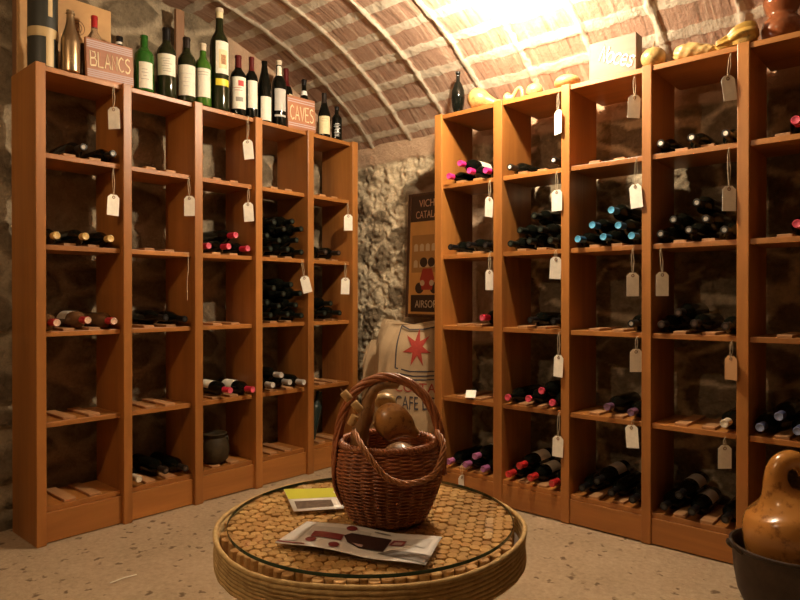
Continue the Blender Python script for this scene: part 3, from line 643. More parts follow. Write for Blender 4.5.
o = MB().box((-3.13, a.y, TOPZ-.003), (-3.11, bq.y, a.z), .002).build('wooden_plank', M['oldwood']); tag(o, 'narrow dark wooden plank upright behind the olive bottles', 'plank')

# ------------------------------------------------------------------ gourds and things on the right rack
def gourd_mat(name, c1, c2, c3, sc=30, rough=.35):
    m, nt, b = mat(name); v = coords(nt); n1 = noise(nt, v, sc, 5, .65); n2 = noise(nt, v, sc*.3, 3, .5)
    c = mixc(nt, n2, c1, c2); c = mixc(nt, ramp(nt, n1, [(.52, (0, 0, 0)), (.68, (1, 1, 1))]), c, c3)
    nt.links.new(c, b.inputs['Base Color']); b.inputs['Roughness'].default_value = rough; b.inputs['Coat Weight'].default_value = .3; b.inputs['Coat Roughness'].default_value = .2
    bump(nt, b, n1, .12, .004); return m
M['gourd_pale'] = gourd_mat('pale_gourd_skin', (.46, .29, .10), (.58, .40, .16), (.30, .16, .05))
M['gourd_orange'] = gourd_mat('orange_gourd_skin', (.46, .24, .07), (.56, .32, .11), (.30, .13, .04))
M['gourd_amber'] = gourd_mat('amber_gourd_skin', (.35, .14, .026), (.46, .21, .048), (.15, .055, .015), 20, .2)
M['gourd_mottled'] = gourd_mat('mottled_gourd_skin', (.36, .15, .03), (.52, .26, .07), (.17, .06, .015), 75, .38)
M['gourd_warty'] = gourd_mat('warty_gourd_skin', (.24, .115, .04), (.36, .19, .07), (.09, .04, .018), 30, .4)
M['gourd_ridge'] = gourd_mat('ridged_gourd_skin', (.42, .25, .05), (.55, .33, .07), (.16, .09, .03), 24, .4)
M['stem'] = plain('dry_stem', (.30, .18, .07), .8)
M['clay'] = gourd_mat('glossy_brown_gourd', (.20, .06, .022), (.27, .085, .03), (.13, .04, .015), 12, .12)
def smooth_path(pts, n=8):
    P = [Vector(p) for p in pts]; out = []
    for i in range(len(P)-1):
        p0, p1, p2, p3 = P[max(i-1, 0)], P[i], P[i+1], P[min(i+2, len(P)-1)]
        for k in range(n):
            t = k/n; out.append(.5*((2*p1)+(-p0+p2)*t+(2*p0-5*p1+4*p2-p3)*t*t+(-p0+3*p1-3*p2+p3)*t**3))
    out.append(P[-1]); return out
def smooth_sweep(mb, pr, n=20, seg=8, mi=0, fn=None):
    """pr: list of (point, radius)"""
    pts = smooth_path([p for p, r in pr], seg); rad = [max(q.x, .0008) for q in smooth_path([(r, 0, 0) for p, r in pr], seg)]
    if fn: rad = [(lambda a, i=i, r=r: r*fn(a, i/len(pts))) for i, r in enumerate(rad)]
    return mb.sweep(pts, rad, n, mi)
GZ = TOPZ-.0038
def gpos(px, Y): p = at(px, 80, 1, Y); return Vector((p.x, Y, GZ))
# black glass decanter
Y = 2.755; b = gpos(458, Y); s = dist(b)/FPX; t = thing('glass_decanter', 'black glass bottle with long neck at left end of right rack top', 'bottle', b)
H = at(458, 72, 1, Y).z-GZ; r = 6.8*s
MB().lathe([(0, .001), (r*.5, 0), (r*.6, .006), (r*.85, H*.18), (r, H*.38), (r*.93, H*.55), (r*.6, H*.70), (r*.3, H*.78), (r*.25, H*.93), (r*.36, H*.98), (r*.3, H), (0, H)], 24).build('glass_body', M['glass_dark'], t)
MB().lathe([(r*.37, H*.955), (r*.37, H*1.0), (0, H*1.0)], 16).build('stopper', M['cap_grey'], t)
# pear gourd
Y = 2.765; b = gpos(478, Y); s = dist(b)/FPX; R_ = 10.5*s; t = thing('gourd', 'large round yellow gourd lying beside the black glass bottle', 'gourd', b, group='gourds on the right rack')
smooth_sweep(MB(), [((-R_*1.0, 0, R_*1.12), .002), ((-R_*.86, 0, R_*1.12), R_*.55), ((-R_*.3, 0, R_*1.1), R_*1.02), ((R_*.3, 0, R_*1.02), R_*.98), ((R_*1.0, .01, R_*.75), R_*.62), ((R_*1.7, .02, R_*.5), R_*.36), ((R_*2.2, .02, R_*.42), R_*.3), ((R_*2.35, .02, R_*.4), .002)], 24).build('gourd_body', M['gourd_orange'], t)
MB().sweep([(R_*2.3, .02, R_*.4), (R_*2.6, .02, R_*.45)], .004, 8).build('stalk', M['stem'], t)
# curled neck gourd
Y = 2.775; b = gpos(512, Y); s = dist(b)/FPX; t = thing('gourd', 'small pale gourd with curled neck between two round gourds', 'gourd', b, group='gourds on the right rack')
smooth_sweep(MB(), [((-9*s, 0, 6*s), .001), ((-8*s, 0, 6*s), 4*s), ((-5*s, 0, 6*s), 6*s), ((-1*s, 0, 6*s), 4*s), ((2*s, 0, 8*s), 2.3*s), ((6*s, 0, 13*s), 1.9*s), ((10*s, 0, 13*s), 1.9*s), ((12*s, 0, 8*s), 1.8*s), ((12*s, 0, 4*s), 1.6*s), ((12*s, 0, 3.6*s), .001)], 16).build('gourd_body', M['gourd_pale'], t)
# small round gourds
def round_gourd(px, Y, wr, hr, label, mt, ribs=0, stemh=4):
    b = gpos(px, Y); s = dist(b)/FPX; t = thing('gourd', label, 'gourd', b, group='gourds on the right rack'); a, h = wr*s, hr*s
    prof = [(0, .0005)]+[(a*math.sin(PI*k/16), h*(1-math.cos(PI*k/16))*(1 if k < 13 else 1)) for k in range(1, 16)]+[(0, 2*h-.003)]
    mb = MB(); mb.ball((0, 0, h), a, 28, sc=(1, 1, h/a), fn=lambda d: 1+ribs*math.cos(9*math.atan2(d.y, d.x))*(1-abs(d.z))-.10*max(0, d.z-.7)); mb.build('gourd_body', M[mt], t)
    MB().sweep([(0, 0, 2*h-.006), (.001, 0, 2*h+stemh*s*.5), (.004, 0, 2*h+stemh*s)], [.004, .003, .0022], 8).build('stalk', M['stem'], t); return t
round_gourd(534.5, 2.775, 8.5, 7.5, 'small round yellow gourd left of the second stile from left', 'gourd_pale', .02)
round_gourd(567.5, 2.76, 13, 7.2, 'flattened cream gourd with dark side beside the pale box', 'gourd_pale', .025)
round_gourd(653.5, 2.745, 12, 10.5, 'round yellow gourd with upright stalk right of the pale box', 'gourd_pale', .015, 6)
# pale box
Y = 2.735; c = [at(*q, 1, Y) for q in ((590, 43), (637, 33), (635, 74), (588.5, 84))]
x0 = (c[0].x+c[3].x)/2; x1 = (c[1].x+c[2].x)/2; H = (c[0].z+c[1].z)/2-GZ; W = x1-x0
t = thing('wooden_box', 'pale wooden box with white handwritten word among the gourds', 'box', (x0, Y, GZ), (0, 0, 0))
MB().box((0, 0, 0), (W, .012, H), .0015).build('front_panel', M['box'], t)
for a0, a1 in ((0, .01), (W-.01, W)): MB().box((a0, .0125, 0), (a1, .07, H), .0015).build('end_board', M['box'], t)
for z0, z1 in ((0, .01), (H-.01, H)): MB().box((.0105, .0125, z0), (W-.0105, .07, z1), .0015).build('long_board', M['box'], t)
mb, tw = strokes('Noces', .066, .12, .0050)
mb.build('lettering', M['white'], t, M=Matrix.Translation((W*.22, -.002, H*.50)) @ Matrix.Rotation(math.radians(22), 4, 'Y') @ Matrix.Diagonal((.74*W/tw, .4, 1, 1)))
# long warty gourd
Y = 2.745; b = gpos(693, Y); s = dist(b)/FPX; t = thing('gourd', 'long lumpy yellow gourd lying between stalked gourd and ridged gourd', 'gourd', b, group='gourds on the right rack')
lump = lambda a, u: 1+.10*math.sin(3*a+17*u)*math.sin(23*u)+.07*math.sin(5*a-31*u)
smooth_sweep(MB(), [((-18*s, 0, 7.5*s), .002), ((-17*s, 0, 7.5*s), 5*s), ((-10*s, 0, 8.6*s), 8*s), ((0, 0, 8.8*s), 7.8*s), ((9*s, .0, 7*s), 6*s), ((16*s, 0, 6*s), 5.0*s), ((21*s, 0, 5*s), 3*s), ((21.6*s, 0, 5*s), .002)], 24, fn=lump).build('gourd_body', M['gourd_pale'], t)
# ridged gourd
Y = 2.735; b = gpos(740, Y); s = dist(b)/FPX; t = thing('gourd', 'ridged ochre gourd lying on the fifth stile beside brown gourd', 'gourd', b, group='gourds on the right rack')
rid = lambda a, u: 1+.13*math.cos(7*a+1.5*u)
smooth_sweep(MB(), [((-22*s, -.01, 6*s), .002), ((-20.5*s, -.01, 6*s), 4.4*s), ((-15*s, -.008, 7*s), 5.6*s), ((-9*s, 0, 9*s), 7*s), ((0, .0, 12*s), 10.4*s), ((8*s, .005, 13*s), 11*s), ((14*s, .01, 12.5*s), 8*s), ((16.5*s, .01, 12.5*s), .002)], 42, fn=rid).build('gourd_body', M['gourd_ridge'], t)
# glossy brown double gourd
Y = 2.80; b = gpos(782, Y)+Vector((0, 0, .002)); s = dist(b)/FPX; t = thing('bottle_gourd', 'glossy brown double-bulged gourd at the right end of rack top', 'gourd', b)
zr = [(0, .0), (10, 0), (16.5, 5), (19, 13), (17, 21), (13.5, 26), (13, 29), (15.5, 35), (17, 42), (14, 50), (7, 55), (3.5, 59), (2.5, 65), (0, 65)]
pp = smooth_path([(r_*s, 0, z_*s) for r_, z_ in zr], 4); MB().lathe([(max(q.x, 0), q.z) for q in pp], 32).build('gourd_body', M['clay'], t, sharp=80)

# ------------------------------------------------------------------ pot and leaning bottle in left rack
a = (LST[2][1]+LST[3][0])/2; p = at(216, 440, 0, LX-.10); s = dist(p)/FPX
t = thing('clay_pot', 'dark round lidless pot on the bottom shelf of the left rack', 'pot', (LX-.115, min(max(p.y, LST[2][1]+.09), LST[3][0]-.09), LZ[4]+BH+.0006))
MB().lathe([(0, .0), (.05, 0), (.07, .02), (.078, .055), (.076, .085), (.066, .115), (.056, .132), (.062, .145), (.066, .152), (.060, .156), (.052, .145), (.048, .132), (.066, .08), (.05, .02), (0, .012)], 36).build('pot_body', plain('old_pot_glaze', (.045, .031, .015), .55, coat=.0, spec=.15, var=.4, vs=25), t)
LG = []
for sg in (-1, 1): LG.append(MB().sweep([(0, sg*.066, .118), (0, sg*.078, .125), (0, sg*.082, .105), (0, sg*.073, .088)], .006, 8))
for mb in LG: mb.build('lug', plain('old_pot_lug', (.045, .031, .015), .5), t)
# leaning big bottle
t = thing('wine_bottle', 'large dull green bottle leaning in the bottom right cell of left rack', 'bottle', (LX-.12, 2.545, LZ[4]+.026), (math.radians(-15), math.radians(3), 0))
pr = bprof('bordeaux', .29, .042); MB().lathe(pr, 32).build('glass_body', M['glass_pot'], t)

# ------------------------------------------------------------------ poster in niche
M['frame_wood'] = wood('poster_frame_wood', (.06, .025, .012), (.10, .045, .02), 2, .45)
M['poster_orange'] = plain('poster_orange', (.70, .38, .11), .5, var=.08, vs=8)
M['poster_dark'] = plain('poster_dark', (.055, .03, .02), .5); M['poster_sand'] = plain('poster_sand', (.46, .25, .08), .5); M['poster_red'] = plain('poster_red', (.42, .05, .03), .5)
M['poster_text'] = plain('poster_text', (.66, .42, .26), .5); M['poster_white'] = plain('poster_white', (.66, .54, .36), .5); M['poster_brown'] = plain('poster_brown', (.30, .15, .05), .5)
def font_mesh(txt, size, name):
    cu = bpy.data.curves.new(name, 'FONT'); cu.body = txt; cu.size = size; cu.extrude = .0004; cu.align_x = 'CENTER'
    o = bpy.data.objects.new(name, cu); COL.objects.link(o); dg = bpy.context.evaluated_depsgraph_get()
    me = bpy.data.meshes.new_from_object(o.evaluated_get(dg)); bpy.data.objects.remove(o); return me
def text_part(txt, wdt, hgt, m, parent, loc, name='lettering', xf=None):
    me = font_mesh(txt, 1, name); xs = [v.co.x for v in me.vertices]; ys = [v.co.y for v in me.vertices]
    w0 = max(xs)-min(xs); h0 = max(ys)-min(ys)
    for v in me.vertices:
        x = (v.co.x-(max(xs)+min(xs))/2)/w0*wdt; z = (v.co.y-min(ys))/h0*hgt; y = -.0006 if v.co.z > 0 else .0
        q = Vector((loc[0]+x, loc[1]+y, loc[2]+z)); v.co = xf(q) if xf else q
    me.materials.append(m); o = bpy.data.objects.new(name, me); COL.objects.link(o); o.parent = parent; return o
YP = 3.01
bl = at(405, 317, 1, YP); W, H = .33, at(412, 193, 1, YP).z-bl.z
t = thing('framed_poster', 'dark-framed orange travel poster with red car in the wall niche', 'poster', (bl.x, YP, bl.z), (math.radians(-2.5), 0, 0))
pp_ = MB().box((.0202, .004, .0202), (W-.0202, .016, H-.0202)).build('print_panel', M['poster_orange'], t)
mb = MB(); mb.box((0, 0, 0), (.02, .022, H), .003); mb.box((W-.02, 0, 0), (W, .022, H), .003); mb.box((.0202, 0, 0), (W-.0202, .022, .02), .003); mb.box((.0202, 0, H-.02), (W-.0202, .022, H), .003); mb.build('frame', M['frame_wood'], t)
MB().box((.022, .003, .77*H), (W-.022, .0042, H-.02)).build('title_band', M['poster_dark'], pp_)
MB().box((.04, .003, .045*H), (W-.022, .0042, .18*H)).build('caption_band', M['poster_dark'], pp_)
text_part('VICHY', .155, .045, M['poster_text'], pp_, (W/2, .0025, .885*H)); text_part('CATALAN', .20, .045, M['poster_text'], pp_, (W/2, .0025, .795*H)); text_part('AIRSORT', .20, .045, M['poster_white'], pp_, (W/2+.01, .0025, .078*H))
mb = MB()   # plain arcaded building
mb.box((.04, .003, .36*H), (W-.04, .0039, .66*H))
mb.build('printed_building', M['poster_sand'], pp_)
for i in range(5):
    x = .072+i*.046
    for z0 in (.40, .53):
        n = 8; out = [(x-.016, z0*H), (x+.016, z0*H)]+[(x+.016*math.cos(k*PI/n), z0*H+.03+.016*math.sin(k*PI/n)) for k in range(n+1)]
        MB().add([(a, .0027, z) for a, z in out], [list(range(len(out)))], 0, False).build('printed_arch', M['poster_white'], pp_)
cx = W/2+.0
def disc(mb, x, z, r, y=.0024, n=18): mb.add([(x+r*math.cos(2*PI*k/n), y, z+r*math.sin(2*PI*k/n)) for k in range(n)], [list(range(n))], 0, False)
for x, z_, r_ in ((-.058, .235, .034), (.058, .235, .034)): mb = MB(); disc(mb, cx+x, z_*H, r_); mb.build('printed_wheel', M['poster_dark'], pp_)
for x, z_, r_ in ((-.03, .44, .03), (.03, .44, .028)): mb = MB(); disc(mb, cx+x, z_*H, r_); mb.build('printed_passenger', M['poster_dark'], pp_)
mb = MB()
mb.add([(cx-.04, .0021, .22*H), (cx+.04, .0021, .22*H), (cx+.055, .0021, .31*H), (cx+.035, .0021, .39*H), (cx-.035, .0021, .39*H), (cx-.055, .0021, .31*H)], [[0, 1, 2, 3, 4, 5]], 0, False); mb.build('printed_car', M['poster_red'], pp_)
for x in (-.036, .036): mb = MB(); disc(mb, cx+x, .275*H, .018, .0018); mb.build('printed_headlamp', M['poster_white'], pp_)

# ------------------------------------------------------------------ burlap sacks
m, nt, b = mat('burlap'); v = coords(nt); n1 = noise(nt, v, 6, 4, .6)
w1 = node(nt, 'ShaderNodeTexWave', Scale=95.0, Distortion=1.0); w1.bands_direction = 'Z'; nt.links.new(v, w1.inputs[0]); w2 = node(nt, 'ShaderNodeTexWave', Scale=95.0, Distortion=1.0); w2.bands_direction = 'X'; nt.links.new(v, w2.inputs[0])
ad = nt.nodes.new('ShaderNodeMath'); ad.operation = 'ADD'; nt.links.new(w1.outputs['Fac'], ad.inputs[0]); nt.links.new(w2.outputs['Fac'], ad.inputs[1])
c = mixc(nt, .35, ramp(nt, n1, [(.3, (.36, .245, .135)), (.7, (.46, .325, .19))]), ramp(nt, ad.outputs[0], [(.2, (.22, .15, .08)), (.9, (.62, .46, .27))]))
nt.links.new(c, b.inputs['Base Color']); b.inputs['Roughness'].default_value = .95; bump(nt, b, ad.outputs[0], .5, .002); M['burlap'] = m
def sack_surf(W, D, H, seed, bulge=.06, tuck=None):
    def f(u, v):   # u angle, v 0..1 up
        a = u*2*PI; ca, sa = math.cos(a), math.sin(a); ex = .45
        x = math.copysign(abs(ca)**ex, ca)*W/2; y = math.copysign(abs(sa)**.75, sa)*D/2
        k = 1+bulge*math.sin(PI*min(1, v*1.05))-.35*max(0, v-.86)/.14*(.5)
        top = max(0, v-.8)/.2; y *= (1-.75*top**2)
        wr = .008*math.sin(7*a+seed)*math.sin(9*v+seed*2)+.006*math.sin(13*a-11*v+seed)
        z = v*H+ .02*top*math.sin(4*PI*u+seed)
        return Vector((x*k+wr*ca, y*k+wr*sa, z))
    return f
def sack(name, label, loc, rz, W, D, H, seed):
    t = thing(name, label, 'sack', loc, (0, 0, rz), group='burlap sacks below the poster'); f = sack_surf(W, D, H, seed); n, mm = 64, 40
    vs = [f(i/n, j/mm) for j in range(mm+1) for i in range(n)]+[Vector((0, 0, 0)), Vector((0, 0, H*.985))]
    fs = [[j*n+i, j*n+(i+1) % n, (j+1)*n+(i+1) % n, (j+1)*n+i] for j in range(mm) for i in range(n)]
    fs += [[i, (i+1) % n, (mm+1)*n] for i in range(n)]+[[mm*n+i, mm*n+(i+1) % n, (mm+1)*n+1] for i in range(n)]
    MB().add(vs, fs).build('sack_cloth', M['burlap'], t, sharp=70)
    return t, f
SL = at(412, 480, 1, 2.80); srot = math.radians(20)
sackW, sackH = .42, .885
t1, sf = sack('burlap_sack', 'large burlap sack printed with a red star under the poster', (-2.385, 2.825, 0), srot, sackW, .20, sackH, 1.3)
# front surface lookup: x, z -> y on the sack front (local)
def front(x, z):
    v = min(max(z/sackH, 0), 1); lo, hi = .5, 1.0
    for _ in range(30):
        mid = (lo+hi)/2
        if sf(mid, v).x < x: lo = mid
        else: hi = mid
    return sf((lo+hi)/2, v).y
def lay(q): return Vector((q.x, front(q.x, q.z)-.0022+q.y, q.z))
def ribbon(pts, wd, m, name):
    P = []
    for a, b_ in zip(pts, pts[1:]):
        n = max(2, int((Vector(b_)-Vector(a)).length/.012)); P += [Vector(a).lerp(Vector(b_), k/n) for k in range(n)]
    P.append(Vector(pts[-1])); vs = []; fs = []
    for i, p in enumerate(P):
        d = (P[min(i+1, len(P)-1)]-P[max(i-1, 0)]).normalized(); nr = Vector((-d.y, d.x))*wd/2
        for s in (-1, 1): vs.append(lay(Vector((p.x+nr.x*s, 0, p.y+nr.y*s))))
    for i in range(len(P)-1): fs.append([2*i, 2*i+1, 2*i+3, 2*i+2])
    return vs, fs
cxs, czs = .06, .745
mb = MB(); vs = [lay(Vector((cxs, 0, czs)))]; fs = []; K = 6
outl = []
for k in range(14):
    r_ = .105 if k % 2 == 0 else .04; a = PI/2+k*PI/7; outl.append(Vector((cxs+r_*.84*math.cos(a), czs+r_*1.06*math.sin(a))))
ring_ = []
for i in range(14):
    for q in range(4): ring_.append(outl[i].lerp(outl[(i+1) % 14], q/4))
c_ = Vector((cxs, czs)); n = len(ring_)
for k in range(1, K+1):
    for p in ring_: q = c_.lerp(p, k/K); vs.append(lay(Vector((q.x, 0, q.y))))
for i in range(n): fs.append([0, 1+i, 1+(i+1) % n])
for k in range(K-1):
    for i in range(n): fs.append([1+k*n+i, 1+k*n+(i+1) % n, 1+(k+1)*n+(i+1) % n, 1+(k+1)*n+i])
MB().add(vs, fs).build('printed_star', plain('sack_star_red', (.36, .04, .025), .9, var=.2, vs=50), t1)
mb = MB(); inkm = plain('sack_ink', (.06, .05, .055), .9)
for pts in ([(-.055, .868), (.0, .845), (.08, .848), (.16, .865)], [(-.055, .868), (-.068, .63)], [(-.068, .63), (.02, .612), (.16, .618)], [(.16, .865), (.165, .615)], [(-.06, .60), (.04, .586), (.16, .594)], [(-.06, .578), (.04, .566), (.16, .573)]):
    vs, fs = ribbon(pts, .008, None, ''); mb.add(vs, fs)
mb.build('printed_border', inkm, t1)
text_part('COSTA', .24, .052, plain('sack_red_ink', (.34, .05, .03), .9), t1, (.05, 0, .498), 'lettering', lay)
text_part('CAFE DE', .23, .075, inkm, t1, (.05, 0, .40), 'lettering', lay)
sack('burlap_sack', 'smaller plain burlap sack left of the star-printed sack', (-2.735, 2.89, 0), math.radians(12), .15, .13, .745, 4.1)

# ------------------------------------------------------------------ floor gourd in cauldron
RGT = Vector((math.cos(YAW), math.sin(YAW), 0)); FWD = Vector((-math.sin(YAW), math.cos(YAW), 0))
PX, PY = -.426, 2.42
t = thing('iron_pot', 'dark iron cooking pot on the floor holding a big gourd', 'pot', (PX, PY, -.004), (0, 0, YAW))
iron = plain('dark_iron', (.045, .028, .018), .5, .3, var=.3, vs=20)
MB().lathe([(0, .0), (.10, 0), (.13, .012), (.152, .06), (.164, .13), (.170, .205), (.178, .212), (.178, .220), (.170, .222), (.162, .212), (.155, .13), (.14, .06), (.11, .022), (0, .016)], 48).build('pot_body', iron, t)
for sg in (-1, 1): MB().sweep(smooth_path([(sg*.172, -.03, .205), (sg*.190, -.024, .222), (sg*.196, 0, .238), (sg*.190, .024, .222), (sg*.172, .03, .205)], 5), .007, 8).build('lug', iron, t)
t = thing('bottle_gourd', 'large glossy amber gourd with curved neck sitting in the iron pot', 'gourd', (PX-.012*RGT.x, PY-.012*RGT.y, .014), (0, 0, YAW))
smooth_sweep(MB(), [((0, 0, .0), .002), ((0, 0, .004), .04), ((0, 0, .05), .08), ((0, 0, .13), .108), ((0, 0, .21), .125), ((0, 0, .265), .128), ((-.006, 0, .315), .113), ((-.016, 0, .350), .076), ((-.028, 0, .382), .047), ((-.034, 0, .415), .036), ((-.031, 0, .448), .032), ((-.014, 0, .474), .031), ((.016, 0, .484), .031), ((.046, 0, .470), .029), ((.068, 0, .442), .027), ((.074, 0, .415), .020), ((.075, 0, .408), .002)], 36).build('gourd_body', M['gourd_amber'], t, sharp=80)

# ------------------------------------------------------------------ cork table
TX, TY = -1.085, 1.128; ZT = .492
table = thing('round_table', 'low round table filled with wine corks under glass, bound in rope', 'table', (TX, TY, -.004))
M['cork'] = None
m, nt, b = mat('cork'); v = coords(nt); tn = attr(nt, 'tone'); n1 = noise(nt, v, 160, 4, .7); n2 = noise(nt, v, 420, 2, .6)
r3 = ramp(nt, tn, [(0, (.42, .21, .06)), (.45, (.60, .35, .12)), (.8, (.70, .45, .18)), (1, (.46, .23, .08))])
c = mixc(nt, .35, r3, ramp(nt, n1, [(.35, (.34, .18, .06)), (.65, (.68, .45, .21))])); c = mixc(nt, ramp(nt, n2, [(.62, (0, 0, 0)), (.72, (1, 1, 1))]), c, (.26, .13, .05))
nt.links.new(c, b.inputs['Base Color']); b.inputs['Roughness'].default_value = .85; bump(nt, b, n1, .3, .002); M['cork'] = m
M['rope'] = None
m, nt, b = mat('sisal_rope'); v = coords(nt); n1 = noise(nt, v, 60, 4, .6)
nt.links.new(ramp(nt, n1, [(.3, (.42, .27, .10)), (.7, (.60, .42, .18))]), b.inputs['Base Color']); b.inputs['Roughness'].default_value = .9; bump(nt, b, noise(nt, v, 240, 3, .6), .5, .003); M['rope'] = m
dark = plain('table_base_wood', (.10, .055, .025), .7, var=.2, vs=10)
MB().lathe([(0, .425), (.3585, .425), (.3585, .449), (0, .449)], 64).build('table_board', dark, table)
MB().lathe([(0, .0), (.27, 0), (.27, .02), (.20, .021), (.20, .4245), (0, .4245)], 48).build('pedestal', dark, table)
# rope wound round the rim
mb = MB()
for k in range(8):
    pts = []; n = 240; z = .4235+k*.0092
    for i in range(n+1):
        a = 2*PI*i/n; lift = (.004*math.sin(2*a+1.2)+.003*math.sin(5*a))*(k/7)
        rr = .3655+.0012*math.sin(3*a+k)+(.0022 if k == 7 else 0)*math.sin(2*a+.5); pts.append((rr*math.cos(a), rr*math.sin(a), z+lift))
    mb.sweep(pts, [(lambda a_, i=i: .0056*(1+.10*math.cos(3*a_+i*.9))) for i in range(n+1)], 9, cap=False)
mb.build('rope_rim', M['rope'], table, sharp=80)
# corks
rc = random.Random(5); sp_ = .0253; CK = []
for j in range(-18, 19):
    for i in range(-18, 19):
        x = (i+.5*(j % 2))*sp_; y = j*sp_*.868
        if math.hypot(x, y) < .3480: CK.append((x+rc.uniform(-.0005, .0005), y+rc.uniform(-.0005, .0005)))
NR = 90
camv = Vector((-TX, -TY)).normalized()
CK.sort(key=lambda q: -(q[0]*camv.x+q[1]*camv.y))
def cork_geo(mb, x, y, tl, h, rr):
    n = 12; tx, ty = tl
    ring = lambda r, z: [(x+r*math.cos(2*PI*k/n), y+r*math.sin(2*PI*k/n), z+tx*r*math.cos(2*PI*k/n)+ty*r*math.sin(2*PI*k/n)) for k in range(n)]
    vs = ring(rr, .4494)+ring(rr, h-.0015)+ring(rr-.0013, h); 
    fs = [[k, (k+1) % n, n+(k+1) % n, n+k] for k in range(n)]+[[n+k, n+(k+1) % n, 2*n+(k+1) % n, 2*n+k] for k in range(n)]+[[2*n+k for k in range(n)]]
    mb.add(vs, fs, 0, False); return len(vs)
def tone_attr(o, vals):
    a = o.data.attributes.new('tone', 'FLOAT', 'POINT'); a.data.foreach_set('value', np.array(vals, np.float32))
# keep individual corks un-merged so tones stay per cork
def raw_build(mb, name, m, parent):
    me = bpy.data.meshes.new(name); me.from_pydata(mb.v, [], mb.f); me.materials.append(m); me.update()
    o = bpy.data.objects.new(name, me); COL.objects.link(o); o.parent = parent; return o
fill = MB(); ft = []
for k, (x, y) in enumerate(CK):
    tn_ = rc.random(); h = .4935-rc.random()**2*.004; tl = (rc.uniform(-.05, .05), rc.uniform(-.05, .05)); rr = .0127+rc.uniform(-.0003, .0002)
    if k < 100:
        mb = MB(); n = cork_geo(mb, x, y, tl, h, rr); o = raw_build(mb, 'cork', M['cork'], table); tone_attr(o, [tn_]*n)
    else: n = cork_geo(fill, x, y, tl, h, rr); ft += [tn_]*n
o = raw_build(fill, 'cork_fill', M['cork'], table); tone_attr(o, ft); o['kind'] = 'stuff'
# glass top
m = bpy.data.materials.new('clear_table_glass'); m.use_nodes = True; nt = m.node_tree; nt.nodes.clear()
out = nt.nodes.new('ShaderNodeOutputMaterial'); tr = node(nt, 'ShaderNodeBsdfTransparent'); tr.inputs[0].default_value = (.97, .97, .94, 1); gl = node(nt, 'ShaderNodeBsdfGlossy', Roughness=.03)
fr = node(nt, 'ShaderNodeFresnel', IOR=1.45); mx = nt.nodes.new('ShaderNodeMixShader'); gb = nt.nodes.new('ShaderNodeNewGeometry'); mu = nt.nodes.new('ShaderNodeMath'); mu.operation = 'MULTIPLY_ADD'; mu.inputs[1].default_value = -1; mu.inputs[2].default_value = 1; nt.links.new(gb.outputs['Backfacing'], mu.inputs[0])
m2 = nt.nodes.new('ShaderNodeMath'); m2.operation = 'MULTIPLY'; nt.links.new(fr.outputs[0], m2.inputs[0]); nt.links.new(mu.outputs[0], m2.inputs[1]); nt.links.new(m2.outputs[0], mx.inputs[0]); nt.links.new(tr.outputs[0], mx.inputs[1]); nt.links.new(gl.outputs[0], mx.inputs[2]); nt.links.new(mx.outputs[0], out.inputs[0])
edge = glass('green_glass_edge', (.02, .05, .03))
mb = MB(); ng = 96; Rg = .344; gx, gy = -.007*math.sin(YAW), .007*math.cos(YAW); z0, z1 = .4945, .5025
mb.lathe([(Rg-.001, z1), (Rg, z1-.001), (Rg, z0+.001), (Rg-.001, z0)], ng, 1)
for z in (z0, z1): mb.add([((Rg-.001)*math.cos(2*PI*k/ng), (Rg-.001)*math.sin(2*PI*k/ng), z) for k in range(ng)], [list(range(ng))], 0, False)
mb.build('glass_top', [m, edge], table, M=Matrix.Translation((gx, gy, 0)))
ZG = z1-.004     # world height of the glass surface

# ------------------------------------------------------------------ leaflets on the glass
def sheet(poly_px, zf, m, name, parent, lift, sub=10):
    root = parent.parent or parent
    """a printed field on a sheet: quad or polygon given by its corners"""
    P = [at(x, y, 2, ZG+.001) for x, y in poly_px]; O = root.location; vs = []; fs = []
    if len(P) == 4:
        for i in range(sub+1):
            for j in range(sub+1):
                u, v = i/sub, j/sub; q = P[0]*(1-u)*(1-v)+P[1]*u*(1-v)+P[2]*u*v+P[3]*(1-u)*v; vs.append((q.x-O.x, q.y-O.y, ZG-O.z+zf(q.x, q.y)+lift))
        for i in range(sub):
            for j in range(sub): k = i*(sub+1)+j; fs.append([k, k+1, k+sub+2, k+sub+1])
    else:
        c = sum(P, Vector())/len(P)
        for q in [c]+P: vs.append((q.x-O.x, q.y-O.y, ZG-O.z+zf(q.x, q.y)+lift))
        n = len(P); fs = [[0, 1+i, 1+(i+1) % n] for i in range(n)]
    o = MB().add(vs, fs).build(name, m, parent, sharp=0)
    return o
def oval(cx, cy, rx, ry, n=16, a=0): return [(cx+rx*math.cos(2*PI*k/n), cy+ry*math.sin(2*PI*k/n)) for k in range(n)]
paperw = plain('glossy_white_paper', (.74, .71, .66), .3, coat=.2); papergrey = plain('grey_print', (.22, .20, .18), .35, coat=.2, var=.25, vs=60)
maroon = plain('maroon_print', (.20, .025, .03), .35, coat=.2); winep = plain('dark_wine_print', (.03, .016, .016), .3, coat=.2); lime = plain('lime_print', (.50, .50, .03), .45); photo = plain('brown_photo_print', (.12, .085, .06), .35, var=.6, vs=70)
roseg = plain('pale_pink_print', (.40, .30, .28), .35)
c = at(358, 545, 2, ZG); t = thing('brochure', 'folded white brochure with a printed wine bottle on the glass', 'brochure', (c.x, c.y, ZG+.0006))
A_, B_ = at(275, 543, 2, ZG), at(307, 522, 2, ZG); C_, D_ = at(442, 540, 2, ZG), at(425.5, 568.5, 2, ZG)
ax_ = (C_-B_).normalized(); L0 = (C_-B_).length
def zb(x, y):
    s = (Vector((x, y, 0))-Vector((B_.x, B_.y, 0))).dot(Vector((ax_.x, ax_.y, 0)))/L0; s = min(max(s, -.2), 1.2)
    return .0012+.0055*abs(math.sin(PI*s*1.5))**1.5
